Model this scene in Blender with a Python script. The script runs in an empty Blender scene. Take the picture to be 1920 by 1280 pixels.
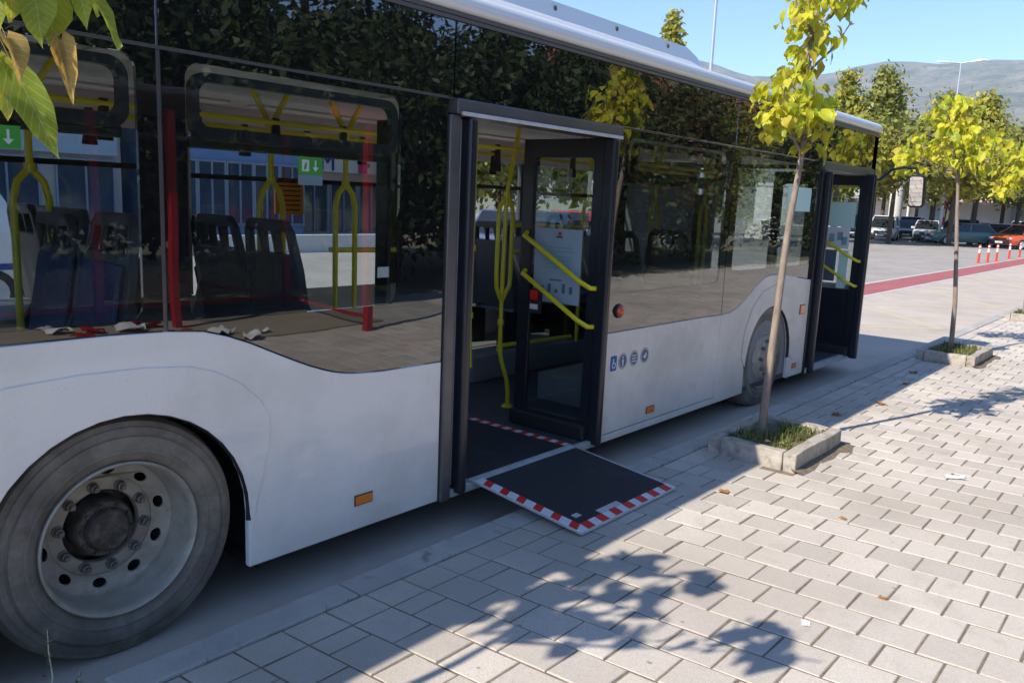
import bpy, bmesh, math, random
from mathutils import Vector, Matrix, noise
from mathutils.geometry import tessellate_polygon
R = math.radians
scene = bpy.context.scene
COL = scene.collection

# ------------------------------------------------------------------ camera, sky, sun, exposure
cam_d = bpy.data.cameras.new('camera')
cam = bpy.data.objects.new('camera', cam_d)
COL.objects.link(cam)
scene.camera = cam
yaw, pit, rol = 0.6914, -0.1720, 0.0431
F = Vector((math.cos(pit) * math.cos(yaw), math.cos(pit) * math.sin(yaw), math.sin(pit)))
Rt = F.cross(Vector((0, 0, 1))).normalized()
Up = Rt.cross(F)
R2 = Rt * math.cos(rol) + Up * math.sin(rol)
U2 = -Rt * math.sin(rol) + Up * math.cos(rol)
M = Matrix.Identity(4)
for i in range(3):
    M[i][0], M[i][1], M[i][2] = R2[i], U2[i], -F[i]
M[0][3], M[1][3], M[2][3] = -1.3547, -2.9629, 1.817
cam.matrix_world = M
cam_d.sensor_fit = 'HORIZONTAL'
cam_d.sensor_width = 36
cam_d.lens = 1543.2 / 1920 * 36
cam_d.clip_start = 0.05
cam_d.clip_end = 20000

SUN = Vector((-1.09, 0.34, 1.0)).normalized()          # towards the sun
world = bpy.data.worlds.new('World')
scene.world = world
world.use_nodes = True
wn = world.node_tree
bgn = wn.nodes['Background']
sky = wn.nodes.new('ShaderNodeTexSky')
sky.sky_type = 'NISHITA'
sky.sun_disc = False
sky.sun_elevation = math.asin(SUN.z)
sky.sun_rotation = math.atan2(SUN.x, SUN.y)
sky.altitude = 100
sky.air_density = 0.45
sky.dust_density = 0.0
sky.ozone_density = 3.0
hsv = wn.nodes.new('ShaderNodeHueSaturation')
hsv.inputs['Saturation'].default_value = 1.12
wn.links.new(sky.outputs[0], hsv.inputs['Color'])
tint = wn.nodes.new('ShaderNodeVectorMath')
tint.operation = 'MULTIPLY'
tint.inputs[1].default_value = (1.02, 0.80, 0.69)         # white balance of the whole sky
wn.links.new(hsv.outputs[0], tint.inputs[0])
wn.links.new(tint.outputs[0], bgn.inputs[0])
bgn.inputs[1].default_value = 0.15
sun_d = bpy.data.lights.new('sun', 'SUN')
sun = bpy.data.objects.new('sun', sun_d)
COL.objects.link(sun)
sun_d.energy = 2.0
sun_d.angle = R(0.53)
sun_d.color = (1, 0.915, 0.79)
sun.rotation_euler = SUN.to_track_quat('Z', 'Y').to_euler()
vs = scene.view_settings
vs.view_transform = 'Standard'
vs.look = 'None'
vs.gamma = 1
vs.exposure = 1.86
scene.cycles.max_bounces = 10
scene.cycles.transparent_max_bounces = 24
scene.cycles.glossy_bounces = 5
scene.cycles.caustics_reflective = False
scene.cycles.caustics_refractive = False
scene.cycles.volume_bounces = 1
scene.cycles.use_denoising = True

# ------------------------------------------------------------------ materials
def mat(name, col, rough=0.6, metal=0.0, var=0.0, vscale=4.0, bump=0.0, bscale=60.0, col2=None, rnd=0.0, spec=None,
        ior=None, coat=0.0, dirt=None, dscale=2.0, dlo=0.5, dhi=0.75, stretch=None, trans=0.0, emit=None, rhi=None, spot=None):
    m = bpy.data.materials.new(name)
    m.use_nodes = True
    nt = m.node_tree
    N, L = nt.nodes, nt.links
    b = N['Principled BSDF']
    b.inputs['Roughness'].default_value = rough
    b.inputs['Metallic'].default_value = metal
    if ior: b.inputs['IOR'].default_value = ior
    if coat:
        b.inputs['Coat Weight'].default_value = coat
        b.inputs['Coat Roughness'].default_value = 0.04
    c4 = (*col, 1)
    tc = N.new('ShaderNodeTexCoord')
    src = tc.outputs['Object']
    geo = N.new('ShaderNodeNewGeometry')
    src = geo.outputs['Position']
    if stretch:
        mp = N.new('ShaderNodeMapping')
        mp.inputs['Scale'].default_value = stretch
        L.new(src, mp.inputs[0])
        src = mp.outputs[0]
    out = None
    def mix(fac, a, bb):
        x = N.new('ShaderNodeMix')
        x.data_type = 'RGBA'
        if hasattr(fac, 'links'): L.new(fac, x.inputs[0])
        else: x.inputs[0].default_value = fac
        for k, v in ((6, a), (7, bb)):
            if hasattr(v, 'links'): L.new(v, x.inputs[k])
            else: x.inputs[k].default_value = v
        return x.outputs[2]
    out = c4
    if var or col2:
        n = N.new('ShaderNodeTexNoise')
        n.inputs['Scale'].default_value = vscale
        n.inputs['Detail'].default_value = 6
        n.inputs['Roughness'].default_value = 0.65
        L.new(src, n.inputs['Vector'])
        cr = N.new('ShaderNodeValToRGB')
        cr.color_ramp.elements[0].position = 0.32
        cr.color_ramp.elements[1].position = 0.68
        L.new(n.outputs[0], cr.inputs[0])
        c2 = (*(col2 or [c * (1 - var) for c in col]), 1)
        out = mix(cr.outputs[0], c2, c4)
    if rnd:
        oi = N.new('ShaderNodeObjectInfo')
        ad = N.new('ShaderNodeMath'); ad.operation = 'ADD'
        L.new(geo.outputs['Random Per Island'], ad.inputs[0])
        L.new(oi.outputs['Random'], ad.inputs[1])
        fr = N.new('ShaderNodeMath'); fr.operation = 'FRACT'
        L.new(ad.outputs[0], fr.inputs[0])
        mr = N.new('ShaderNodeMapRange')
        mr.inputs[3].default_value = 1 - rnd
        mr.inputs[4].default_value = 1 + rnd
        L.new(fr.outputs[0], mr.inputs[0])
        vm = N.new('ShaderNodeVectorMath'); vm.operation = 'SCALE'
        if hasattr(out, 'links'): L.new(out, vm.inputs[0])
        else: vm.inputs[0].default_value = out[:3]
        L.new(mr.outputs[0], vm.inputs['Scale'])
        out = vm.outputs[0]
    if dirt:
        n = N.new('ShaderNodeTexNoise')
        n.inputs['Scale'].default_value = dscale
        n.inputs['Detail'].default_value = 8
        n.inputs['Roughness'].default_value = 0.7
        L.new(src, n.inputs['Vector'])
        mr = N.new('ShaderNodeMapRange')
        mr.inputs[1].default_value = dlo
        mr.inputs[2].default_value = dhi
        L.new(n.outputs[0], mr.inputs[0])
        out = mix(mr.outputs[0], out, (*dirt, 1))
        if rhi:
            m2 = N.new('ShaderNodeMapRange')
            m2.inputs[1].default_value = dlo; m2.inputs[2].default_value = dhi
            m2.inputs[3].default_value = rough; m2.inputs[4].default_value = rhi
            L.new(n.outputs[0], m2.inputs[0])
            L.new(m2.outputs[0], b.inputs['Roughness'])
    if spot:
        for sc, lo, hi, cc, amt in spot:
            n = N.new('ShaderNodeTexNoise')
            n.inputs['Scale'].default_value = sc
            n.inputs['Detail'].default_value = 2
            L.new(geo.outputs['Position'], n.inputs['Vector'])
            mr = N.new('ShaderNodeMapRange')
            mr.inputs[1].default_value = lo; mr.inputs[2].default_value = hi; mr.inputs[4].default_value = amt
            L.new(n.outputs[0], mr.inputs[0])
            out = mix(mr.outputs[0], out, (*cc, 1))
    if hasattr(out, 'links'): L.new(out, b.inputs['Base Color'])
    else: b.inputs['Base Color'].default_value = out
    if bump:
        n = N.new('ShaderNodeTexNoise')
        n.inputs['Scale'].default_value = bscale
        n.inputs['Detail'].default_value = 4
        L.new(src, n.inputs['Vector'])
        bp = N.new('ShaderNodeBump')
        bp.inputs['Strength'].default_value = min(1, bump)
        bp.inputs['Distance'].default_value = 0.004
        L.new(n.outputs[0], bp.inputs['Height'])
        L.new(bp.outputs[0], b.inputs['Normal'])
    if trans:
        tr = N.new('ShaderNodeBsdfTranslucent')
        if hasattr(out, 'links'): L.new(out, tr.inputs[0])
        else: tr.inputs[0].default_value = out
        ms = N.new('ShaderNodeMixShader')
        ms.inputs[0].default_value = trans
        L.new(b.outputs[0], ms.inputs[1]); L.new(tr.outputs[0], ms.inputs[2])
        L.new(ms.outputs[0], N['Material Output'].inputs[0])
    if emit:
        b.inputs['Emission Color'].default_value = (*emit[0], 1)
        b.inputs['Emission Strength'].default_value = emit[1]
    return m

def glass(name, tint, f0=0.06, wave=0.0, wscale=1.2):
    m = bpy.data.materials.new(name)
    m.use_nodes = True
    nt = m.node_tree; N, L = nt.nodes, nt.links
    N.remove(N['Principled BSDF'])
    geo = N.new('ShaderNodeNewGeometry')
    dot = N.new('ShaderNodeVectorMath'); dot.operation = 'DOT_PRODUCT'
    L.new(geo.outputs['Incoming'], dot.inputs[0]); L.new(geo.outputs['Normal'], dot.inputs[1])
    ab = N.new('ShaderNodeMath'); ab.operation = 'ABSOLUTE'; L.new(dot.outputs['Value'], ab.inputs[0])
    om = N.new('ShaderNodeMath'); om.operation = 'SUBTRACT'; om.inputs[0].default_value = 1; L.new(ab.outputs[0], om.inputs[1])
    pw = N.new('ShaderNodeMath'); pw.operation = 'POWER'; pw.inputs[1].default_value = 5; L.new(om.outputs[0], pw.inputs[0])
    ma = N.new('ShaderNodeMath'); ma.operation = 'MULTIPLY_ADD'
    ma.inputs[1].default_value = 1 - f0; ma.inputs[2].default_value = f0; L.new(pw.outputs[0], ma.inputs[0])
    t = N.new('ShaderNodeBsdfTransparent'); t.inputs[0].default_value = (*tint, 1)
    g = N.new('ShaderNodeBsdfGlossy'); g.inputs['Roughness'].default_value = 0.0
    if wave:
        n = N.new('ShaderNodeTexNoise'); n.inputs['Scale'].default_value = wscale; n.inputs['Detail'].default_value = 1
        L.new(geo.outputs['Position'], n.inputs['Vector'])
        bp = N.new('ShaderNodeBump'); bp.inputs['Strength'].default_value = wave; bp.inputs['Distance'].default_value = 0.02
        L.new(n.outputs[0], bp.inputs['Height']); L.new(bp.outputs[0], g.inputs['Normal'])
    ms = N.new('ShaderNodeMixShader')
    L.new(ma.outputs[0], ms.inputs[0]); L.new(t.outputs[0], ms.inputs[1]); L.new(g.outputs[0], ms.inputs[2])
    L.new(ms.outputs[0], N['Material Output'].inputs[0])
    return m

def leafmat(name, cols, trans=0.45, rough=0.5, veins=False):
    """colour ramp picked per leaf"""
    m = bpy.data.materials.new(name)
    m.use_nodes = True
    nt = m.node_tree; N, L = nt.nodes, nt.links
    b = N['Principled BSDF']; b.inputs['Roughness'].default_value = rough
    geo = N.new('ShaderNodeNewGeometry'); oi = N.new('ShaderNodeObjectInfo')
    ad = N.new('ShaderNodeMath'); ad.operation = 'ADD'
    L.new(geo.outputs['Random Per Island'], ad.inputs[0]); L.new(oi.outputs['Random'], ad.inputs[1])
    fr = N.new('ShaderNodeMath'); fr.operation = 'FRACT'; L.new(ad.outputs[0], fr.inputs[0])
    cr = N.new('ShaderNodeValToRGB')
    e = cr.color_ramp.elements
    e[0].position = 0; e[0].color = (*cols[0], 1)
    e[1].position = 1; e[1].color = (*cols[-1], 1)
    for i, c in enumerate(cols[1:-1]):
        k = e.new((i + 1) / (len(cols) - 1)); k.color = (*c, 1)
    L.new(fr.outputs[0], cr.inputs[0])
    n = N.new('ShaderNodeTexNoise'); n.inputs['Scale'].default_value = 25; n.inputs['Detail'].default_value = 3
    L.new(geo.outputs['Position'], n.inputs['Vector'])
    mr = N.new('ShaderNodeMapRange'); mr.inputs[3].default_value = 0.72; mr.inputs[4].default_value = 1.25
    L.new(n.outputs[0], mr.inputs[0])
    vm = N.new('ShaderNodeVectorMath'); vm.operation = 'SCALE'
    L.new(cr.outputs[0], vm.inputs[0]); L.new(mr.outputs[0], vm.inputs['Scale'])
    cout = vm.outputs[0]
    if veins:
        tc = N.new('ShaderNodeTexCoord'); sx = N.new('ShaderNodeSeparateXYZ'); L.new(tc.outputs['Object'], sx.inputs[0])
        def M_(op, a, b2=None, c=None):
            n_ = N.new('ShaderNodeMath'); n_.operation = op
            for i_, q in enumerate((a, b2, c)):
                if q is None: continue
                if hasattr(q, 'links'): L.new(q, n_.inputs[i_])
                else: n_.inputs[i_].default_value = q
            return n_.outputs[0]
        ay = M_('ABSOLUTE', sx.outputs[1])
        t = M_('PINGPONG', M_('MULTIPLY_ADD', ay, -5.6, M_('MULTIPLY', sx.outputs[0], 7.0)), 0.5)
        side = M_('LESS_THAN', t, 0.055); mid = M_('LESS_THAN', ay, 0.014)
        v_ = M_('MAXIMUM', side, mid)
        def MX(fac, a, col):
            x = N.new('ShaderNodeMix'); x.data_type = 'RGBA'; L.new(fac, x.inputs[0]); L.new(a, x.inputs[6]); x.inputs[7].default_value = col; return x.outputs[2]
        cout = MX(M_('MULTIPLY', v_, 0.38), cout, (0.80, 0.76, 0.30, 1))
        n2 = N.new('ShaderNodeTexNoise'); n2.inputs['Scale'].default_value = 55; n2.inputs['Detail'].default_value = 3; L.new(geo.outputs['Position'], n2.inputs['Vector'])
        mr2 = N.new('ShaderNodeMapRange'); mr2.inputs[1].default_value = 0.60; mr2.inputs[2].default_value = 0.72; mr2.inputs[4].default_value = 0.45; L.new(n2.outputs[0], mr2.inputs[0])
        cout = MX(mr2.outputs[0], cout, (0.30, 0.16, 0.03, 1))
    L.new(cout, b.inputs['Base Color'])
    tr = N.new('ShaderNodeBsdfTranslucent'); L.new(cout, tr.inputs[0])
    ms = N.new('ShaderNodeMixShader'); ms.inputs[0].default_value = trans
    L.new(b.outputs[0], ms.inputs[1]); L.new(tr.outputs[0], ms.inputs[2])
    L.new(ms.outputs[0], N['Material Output'].inputs[0])
    return m

MT = {}
MT['white'] = mat('white_paint', (0.86, 0.835, 0.79), 0.26, coat=0.8, dirt=(0.50, 0.46, 0.40), dscale=1.3, dlo=0.44, dhi=1.0, rhi=0.6, spot=[(120, 0.68, 0.76, (0.36, 0.32, 0.27), 0.5), (5, 0.60, 0.80, (0.58, 0.54, 0.48), 0.2)])
MT['dusty_white'] = mat('dusty_white_paint', (0.82, 0.77, 0.70), 0.42, coat=0.12, dirt=(0.50, 0.46, 0.40), dscale=1.6, dlo=0.38, dhi=0.9, rhi=0.6, spot=[(120, 0.66, 0.75, (0.36, 0.32, 0.27), 0.5), (6, 0.58, 0.78, (0.52, 0.47, 0.40), 0.35)])
MT['roof'] = mat('roof_white', (0.78, 0.80, 0.82), 0.35, coat=0.3)
MT['blackglass'] = mat('black_glazing', (0.008, 0.008, 0.009), 0.012, ior=2.25)
_n = MT['blackglass'].node_tree
_t = _n.nodes.new('ShaderNodeTexNoise'); _t.inputs['Scale'].default_value = 2.2; _t.inputs['Detail'].default_value = 1.5
_g = _n.nodes.new('ShaderNodeNewGeometry'); _n.links.new(_g.outputs['Position'], _t.inputs['Vector'])
_b = _n.nodes.new('ShaderNodeBump'); _b.inputs['Strength'].default_value = 0.06; _b.inputs['Distance'].default_value = 0.02
_n.links.new(_t.outputs[0], _b.inputs['Height']); _n.links.new(_b.outputs[0], _n.nodes['Principled BSDF'].inputs['Normal'])
MT['glass'] = glass('tinted_glass', (0.90, 0.93, 0.93), 0.08, 0.10, 1.1)
MT['frontglass'] = glass('front_tinted_glass', (0.72, 0.76, 0.76), 0.16, 0.10, 1.1)
MT['farglass'] = glass('far_glass', (0.90, 0.93, 0.93), 0.05)
MT['doorglass'] = glass('door_glass', (0.86, 0.90, 0.90), 0.05)
MT['shelterglass'] = glass('shelter_glass', (0.85, 0.88, 0.87), 0.05)
MT['black'] = mat('black_plastic', (0.018, 0.018, 0.020), 0.42, var=0.3, vscale=8)
MT['rubber'] = mat('black_rubber', (0.014, 0.014, 0.015), 0.65)
MT['doorframe'] = mat('door_frame_black', (0.020, 0.022, 0.030), 0.28, var=0.3, vscale=6)
MT['greymetal'] = mat('grey_anodised', (0.16, 0.155, 0.155), 0.38, 0.55, var=0.25, vscale=5)
MT['darkgrey'] = mat('dark_grey_trim', (0.075, 0.075, 0.078), 0.45, var=0.2)
MT['alu'] = mat('brushed_aluminium', (0.66, 0.68, 0.70), 0.42, 0.25, var=0.25, vscale=9)
MT['browntrim'] = mat('rail_trim', (0.13, 0.115, 0.105), 0.4, 0.4)
MT['yellow'] = mat('yellow_pole', (0.78, 0.66, 0.02), 0.32, coat=0.3)
MT['ceil'] = mat('ceiling_panel', (0.62, 0.62, 0.62), 0.6)
MT['intwall'] = mat('inner_wall', (0.26, 0.27, 0.28), 0.6, var=0.2)
MT['floor'] = mat('bus_floor', (0.075, 0.082, 0.10), 0.55, var=0.4, vscale=40, dirt=(0.13, 0.12, 0.11), dscale=3, dlo=0.55, dhi=0.85)
MT['seat'] = mat('seat_shell', (0.045, 0.047, 0.058), 0.45)
MT['fabric'] = mat('seat_fabric', (0.03, 0.045, 0.13), 0.9, col2=(0.07, 0.10, 0.22), vscale=70, bump=0.4, bscale=300)
MT['mat'] = mat('antislip_mat', (0.022, 0.025, 0.034), 0.75, var=0.35, vscale=60, bump=0.6, bscale=500, dirt=(0.07, 0.07, 0.07), dscale=5, dlo=0.55, dhi=0.9)
MT['red_tape'] = mat('red_tape', (0.78, 0.02, 0.02), 0.45, var=0.2, vscale=30)
MT['white_tape'] = mat('white_tape', (0.84, 0.86, 0.88), 0.45, var=0.2, vscale=25)
MT['tyre'] = mat('tyre', (0.26, 0.222, 0.175), 0.88, col2=(0.115, 0.10, 0.082), vscale=4, dirt=(0.34, 0.31, 0.26), dscale=7, dlo=0.45, dhi=0.85, bump=0.3, bscale=120)
MT['rim'] = mat('dusty_rim', (0.50, 0.45, 0.37), 0.55, 0.15, var=0.3, vscale=7, dirt=(0.24, 0.20, 0.15), dscale=12, dlo=0.5, dhi=0.8)
MT['hub'] = mat('greasy_hub', (0.045, 0.04, 0.036), 0.55, dirt=(0.20, 0.175, 0.14), dscale=18, dlo=0.45, dhi=0.75)
MT['nut'] = mat('wheel_nut', (0.24, 0.23, 0.21), 0.5, 0.4, var=0.4, vscale=40)
MT['orange'] = mat('orange_lens', (0.85, 0.22, 0.02), 0.25, coat=0.4)
MT['redlens'] = mat('red_lens', (0.72, 0.09, 0.02), 0.25, coat=0.4)
MT['redbtn'] = mat('red_button', (0.75, 0.015, 0.01), 0.35)
MT['blue'] = mat('blue_sticker', (0.015, 0.10, 0.36), 0.5)
MT['slate'] = mat('slate_sticker', (0.10, 0.13, 0.20), 0.5)
MT['paper'] = mat('paper', (0.72, 0.75, 0.77), 0.8, var=0.1, vscale=5)
MT['bluepaper'] = mat('blue_grey_notice', (0.33, 0.43, 0.52), 0.6, var=0.1)
MT['mint'] = mat('mint_notice', (0.55, 0.80, 0.75), 0.6)
MT['ink'] = mat('ink', (0.02, 0.025, 0.03), 0.7)
MT['tealink'] = mat('teal_ink', (0.20, 0.36, 0.42), 0.7)
MT['faintink'] = mat('faint_ink', (0.10, 0.14, 0.18), 0.7)
MT['green'] = mat('exit_green', (0.10, 0.50, 0.07), 0.5)
MT['orange_notice'] = mat('orange_notice', (0.75, 0.28, 0.02), 0.7)
MT['mirror'] = mat('mirror', (0.85, 0.85, 0.85), 0.02, 1.0)
MT['shelter_red'] = mat('shelter_red', (0.34, 0.014, 0.018), 0.35, coat=0.3)
MT['asphalt'] = mat('asphalt', (0.40, 0.365, 0.33), 0.9, var=0.2, vscale=0.6, bump=0.7, bscale=220, dirt=(0.27, 0.26, 0.25), dscale=0.9, dlo=0.5, dhi=0.72)
MT['concrete_bay'] = mat('bay_concrete', (0.56, 0.49, 0.42), 0.9, var=0.22, vscale=0.8, bump=0.5, bscale=160, dirt=(0.34, 0.30, 0.26), dscale=1.4, dlo=0.52, dhi=0.8)
MT['redlane'] = mat('red_lane', (0.42, 0.13, 0.13), 0.9, var=0.25, vscale=1.5, bump=0.4, bscale=150)
MT['linewhite'] = mat('line_white', (0.62, 0.60, 0.57), 0.85, var=0.3, vscale=6)
MT['lineyellow'] = mat('line_yellow', (0.56, 0.47, 0.27), 0.85, col2=(0.50, 0.45, 0.38), vscale=5)
MT['kerb'] = mat('kerb_concrete', (0.52, 0.50, 0.47), 0.9, var=0.2, vscale=7, rnd=0.05, bump=0.7, bscale=110, dirt=(0.30, 0.28, 0.25), dscale=6, dlo=0.55, dhi=0.8, spot=[(190, 0.58, 0.68, (0.26, 0.24, 0.22), 0.75), (9, 0.62, 0.72, (0.17, 0.165, 0.14), 0.7), (1.5, 0.5, 0.7, (0.36, 0.34, 0.31), 0.6)])
MT['paver'] = mat('paver_concrete', (0.65, 0.585, 0.515), 0.92, var=0.20, vscale=110, rnd=0.12, bump=0.8, bscale=330, dirt=(0.38, 0.345, 0.30), dscale=3.2, dlo=0.52, dhi=0.86, spot=[(170, 0.62, 0.70, (0.30, 0.27, 0.24), 0.6), (14, 0.72, 0.78, (0.16, 0.14, 0.12), 0.7), (0.7, 0.50, 0.72, (0.42, 0.37, 0.31), 0.75), (240, 0.66, 0.72, (0.80, 0.77, 0.72), 0.5)])
MT['joint'] = mat('joint_sand', (0.27, 0.215, 0.155), 1.0, var=0.5, vscale=14, dirt=(0.12, 0.115, 0.07), dscale=3, dlo=0.55, dhi=0.75, bump=0.8, bscale=200)
MT['ground'] = mat('dry_ground', (0.30, 0.27, 0.20), 1.0, col2=(0.14, 0.16, 0.07), vscale=0.12)
MT['planter'] = mat('planter_concrete', (0.52, 0.47, 0.40), 0.95, var=0.3, vscale=16, bump=1.0, bscale=90, dirt=(0.17, 0.15, 0.115), dscale=9, dlo=0.48, dhi=0.72)
MT['soil'] = mat('soil', (0.24, 0.19, 0.13), 1.0, var=0.5, vscale=30, bump=1.0, bscale=80)
MT['grass'] = leafmat('grass_blades', [(0.05, 0.10, 0.015), (0.16, 0.20, 0.04), (0.38, 0.33, 0.12), (0.07, 0.13, 0.02)], 0.35)
MT['straw'] = mat('dry_stalk', (0.62, 0.58, 0.36), 0.9)
MT['bark'] = mat('young_bark', (0.36, 0.29, 0.23), 0.9, col2=(0.20, 0.15, 0.12), vscale=14, bump=0.6, bscale=90, stretch=(3, 3, 0.6))
MT['darkbark'] = mat('dark_bark', (0.13, 0.10, 0.075), 0.95, var=0.4, vscale=9, bump=0.7, bscale=60)
MT['leaf'] = leafmat('catalpa_leaf', [(0.62, 0.64, 0.03), (0.76, 0.71, 0.02), (0.46, 0.54, 0.03), (0.78, 0.70, 0.02), (0.32, 0.44, 0.03), (0.68, 0.66, 0.03), (0.56, 0.44, 0.05), (0.72, 0.68, 0.03)], 0.5, veins=True)
MT['leaf_near'] = leafmat('near_leaf', [(0.40, 0.46, 0.03), (0.52, 0.50, 0.04), (0.33, 0.42, 0.03), (0.58, 0.52, 0.05)], 0.55, veins=True)
MT['leaf_brown'] = leafmat('withered_leaf', [(0.66, 0.48, 0.12), (0.54, 0.34, 0.09)], 0.45, veins=True)
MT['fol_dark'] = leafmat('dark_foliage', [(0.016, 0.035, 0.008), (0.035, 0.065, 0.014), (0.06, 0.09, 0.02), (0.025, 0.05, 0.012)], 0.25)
MT['fol_mid'] = leafmat('mid_foliage', [(0.14, 0.17, 0.035), (0.27, 0.28, 0.05), (0.36, 0.34, 0.07), (0.18, 0.22, 0.04)], 0.35)
MT['fol_yel'] = leafmat('yellowing_foliage', [(0.32, 0.34, 0.05), (0.52, 0.46, 0.055), (0.40, 0.40, 0.055), (0.25, 0.29, 0.05), (0.52, 0.40, 0.05)], 0.4)
MT['fol_aut'] = leafmat('autumn_foliage', [(0.10, 0.13, 0.03), (0.16, 0.12, 0.03), (0.06, 0.09, 0.02), (0.04, 0.07, 0.015), (0.05, 0.08, 0.02), (0.22, 0.09, 0.02)], 0.35)
MT['dryleaf'] = mat('dry_leaf', (0.45, 0.20, 0.05), 0.8, var=0.4, vscale=40)
MT['galv'] = mat('galvanised', (0.55, 0.57, 0.60), 0.4, 0.6)
MT['lampwhite'] = mat('lamp_head', (0.75, 0.76, 0.78), 0.4)
MT['wall_white'] = mat('white_wall', (0.70, 0.69, 0.66), 0.85, var=0.1, vscale=0.6)
MT['wall_grey'] = mat('grey_wall', (0.38, 0.38, 0.39), 0.85, var=0.15, vscale=0.5)
MT['wall_pink'] = mat('pale_pink_wall', (0.58, 0.44, 0.40), 0.85, var=0.1, vscale=0.5)
MT['bluewall'] = mat('blue_cladding', (0.13, 0.24, 0.45), 0.4, var=0.15, vscale=0.8)
MT['tile'] = mat('roof_tile', (0.40, 0.13, 0.07), 0.8, var=0.3, vscale=1.5)
MT['winblue'] = mat('window_glass_blue', (0.035, 0.06, 0.10), 0.08, ior=1.7)
MT['mullion'] = mat('mullion', (0.22, 0.27, 0.36), 0.5)
MT['signblue'] = mat('sign_blue', (0.02, 0.05, 0.25), 0.5)
MT['signpink'] = mat('sign_pink', (0.60, 0.05, 0.20), 0.5)
MT['carglass'] = mat('car_glass', (0.02, 0.025, 0.03), 0.05, ior=1.6)
MT['headlamp'] = mat('headlamp', (0.75, 0.77, 0.78), 0.12, ior=1.6)
MT['plate'] = mat('number_plate', (0.75, 0.75, 0.74), 0.5)
MT['taillamp'] = mat('tail_lamp', (0.45, 0.01, 0.01), 0.2, coat=0.5)
for nm, c in dict(car_white=(0.78, 0.79, 0.80), car_silver=(0.45, 0.47, 0.5), car_green=(0.10, 0.20, 0.19), car_orange=(0.66, 0.11, 0.03),
                  car_blue=(0.045, 0.06, 0.16), car_red=(0.35, 0.015, 0.02), car_grey=(0.14, 0.15, 0.16), car_black=(0.02, 0.02, 0.025)).items():
    MT[nm] = mat(nm, c, 0.25, coat=0.7)
MT['post_red'] = mat('delineator_red', (0.70, 0.06, 0.03), 0.5)
MT['post_white'] = mat('delineator_white', (0.78, 0.77, 0.75), 0.5)
MT['hill'] = mat('hillside', (0.07, 0.085, 0.05), 1.0, col2=(0.26, 0.23, 0.17), vscale=0.009, spot=[(0.05, 0.58, 0.64, (0.05, 0.065, 0.035), 0.8)])

# ------------------------------------------------------------------ mesh helpers
class MB:
    def __init__(s): s.v = []; s.f = []
    def add(s, vs, fs):
        o = len(s.v); s.v += [tuple(x) for x in vs]; s.f += [tuple(i + o for i in q) for q in fs]
    def box(s, x0, x1, y0, y1, z0, z1):
        s.add([(x0, y0, z0), (x1, y0, z0), (x1, y1, z0), (x0, y1, z0), (x0, y0, z1), (x1, y0, z1), (x1, y1, z1), (x0, y1, z1)],
              [(0, 3, 2, 1), (4, 5, 6, 7), (0, 1, 5, 4), (1, 2, 6, 5), (2, 3, 7, 6), (3, 0, 4, 7)])
        return s
    def panel(s, outer, holes=(), d0=0.0, d1=0.02, mp=None):
        """flat plate with holes, outline (u, v), thickness from d0 to d1; mp maps (u, v, d) to a point. Default: u=X, v=Z, d=Y"""
        mp = mp or (lambda u, v, d: (u, d, v))
        def area(l): return sum(l[i][0] * l[(i + 1) % len(l)][1] - l[(i + 1) % len(l)][0] * l[i][1] for i in range(len(l)))
        loops = [list(outer) if area(outer) > 0 else list(outer)[::-1]] + [list(h) if area(h) < 0 else list(h)[::-1] for h in holes]
        flat = [p for l in loops for p in l]
        tris = tessellate_polygon([[Vector((p[0], p[1], 0)) for p in l] for l in loops])
        n = len(flat)
        vs = [mp(p[0], p[1], d0) for p in flat] + [mp(p[0], p[1], d1) for p in flat]
        fs = []
        for t in tris:
            a, b, c = [flat[i] for i in t]
            if (b[0] - a[0]) * (c[1] - a[1]) - (c[0] - a[0]) * (b[1] - a[1]) < 0: t = (t[0], t[2], t[1])
            fs.append(tuple(t)); fs.append((t[0] + n, t[2] + n, t[1] + n))
        o = 0
        for l in loops:
            k = len(l)
            for i in range(k):
                j = (i + 1) % k
                fs.append((o + j, o + i, o + i + n, o + j + n))
            o += k
        s.add(vs, fs); return s
    def tube(s, pts, rad, seg=10, cap=True):
        pts = [Vector(p) for p in pts]; n = len(pts)
        rad = rad if isinstance(rad, (list, tuple)) else [rad] * n
        up = None; vs = []; fs = []
        for i, p in enumerate(pts):
            t = (pts[min(i + 1, n - 1)] - pts[max(i - 1, 0)]).normalized()
            if up is None:
                up = Vector((0, 0, 1)) if abs(t.z) < 0.9 else Vector((1, 0, 0))
            a = (up - t * up.dot(t)).normalized(); b = t.cross(a); up = a
            for k in range(seg):
                an = 2 * math.pi * k / seg
                vs.append(p + (a * math.cos(an) + b * math.sin(an)) * rad[i])
        for i in range(n - 1):
            for k in range(seg):
                k2 = (k + 1) % seg
                fs.append((i * seg + k, i * seg + k2, (i + 1) * seg + k2, (i + 1) * seg + k))
        if cap:
            fs.append(tuple(range(seg))[::-1]); fs.append(tuple((n - 1) * seg + k for k in range(seg)))
        s.add(vs, fs); return s
    def lathe(s, prof, c=(0, 0, 0), axis='y', seg=48):
        """prof: (radius, height along axis)"""
        vs = []; fs = []; n = len(prof)
        for k in range(seg):
            a = 2 * math.pi * k / seg
            for r, h in prof:
                u, w = r * math.cos(a), r * math.sin(a)
                p = (u, h, w) if axis == 'y' else ((u, w, h) if axis == 'z' else (h, u, w))
                vs.append((p[0] + c[0], p[1] + c[1], p[2] + c[2]))
        for k in range(seg):
            k2 = (k + 1) % seg
            for i in range(n - 1):
                q = (k * n + i, k * n + i + 1, k2 * n + i + 1, k2 * n + i)
                fs.append(q if axis != 'y' else q)
        s.add(vs, fs); return s

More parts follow.
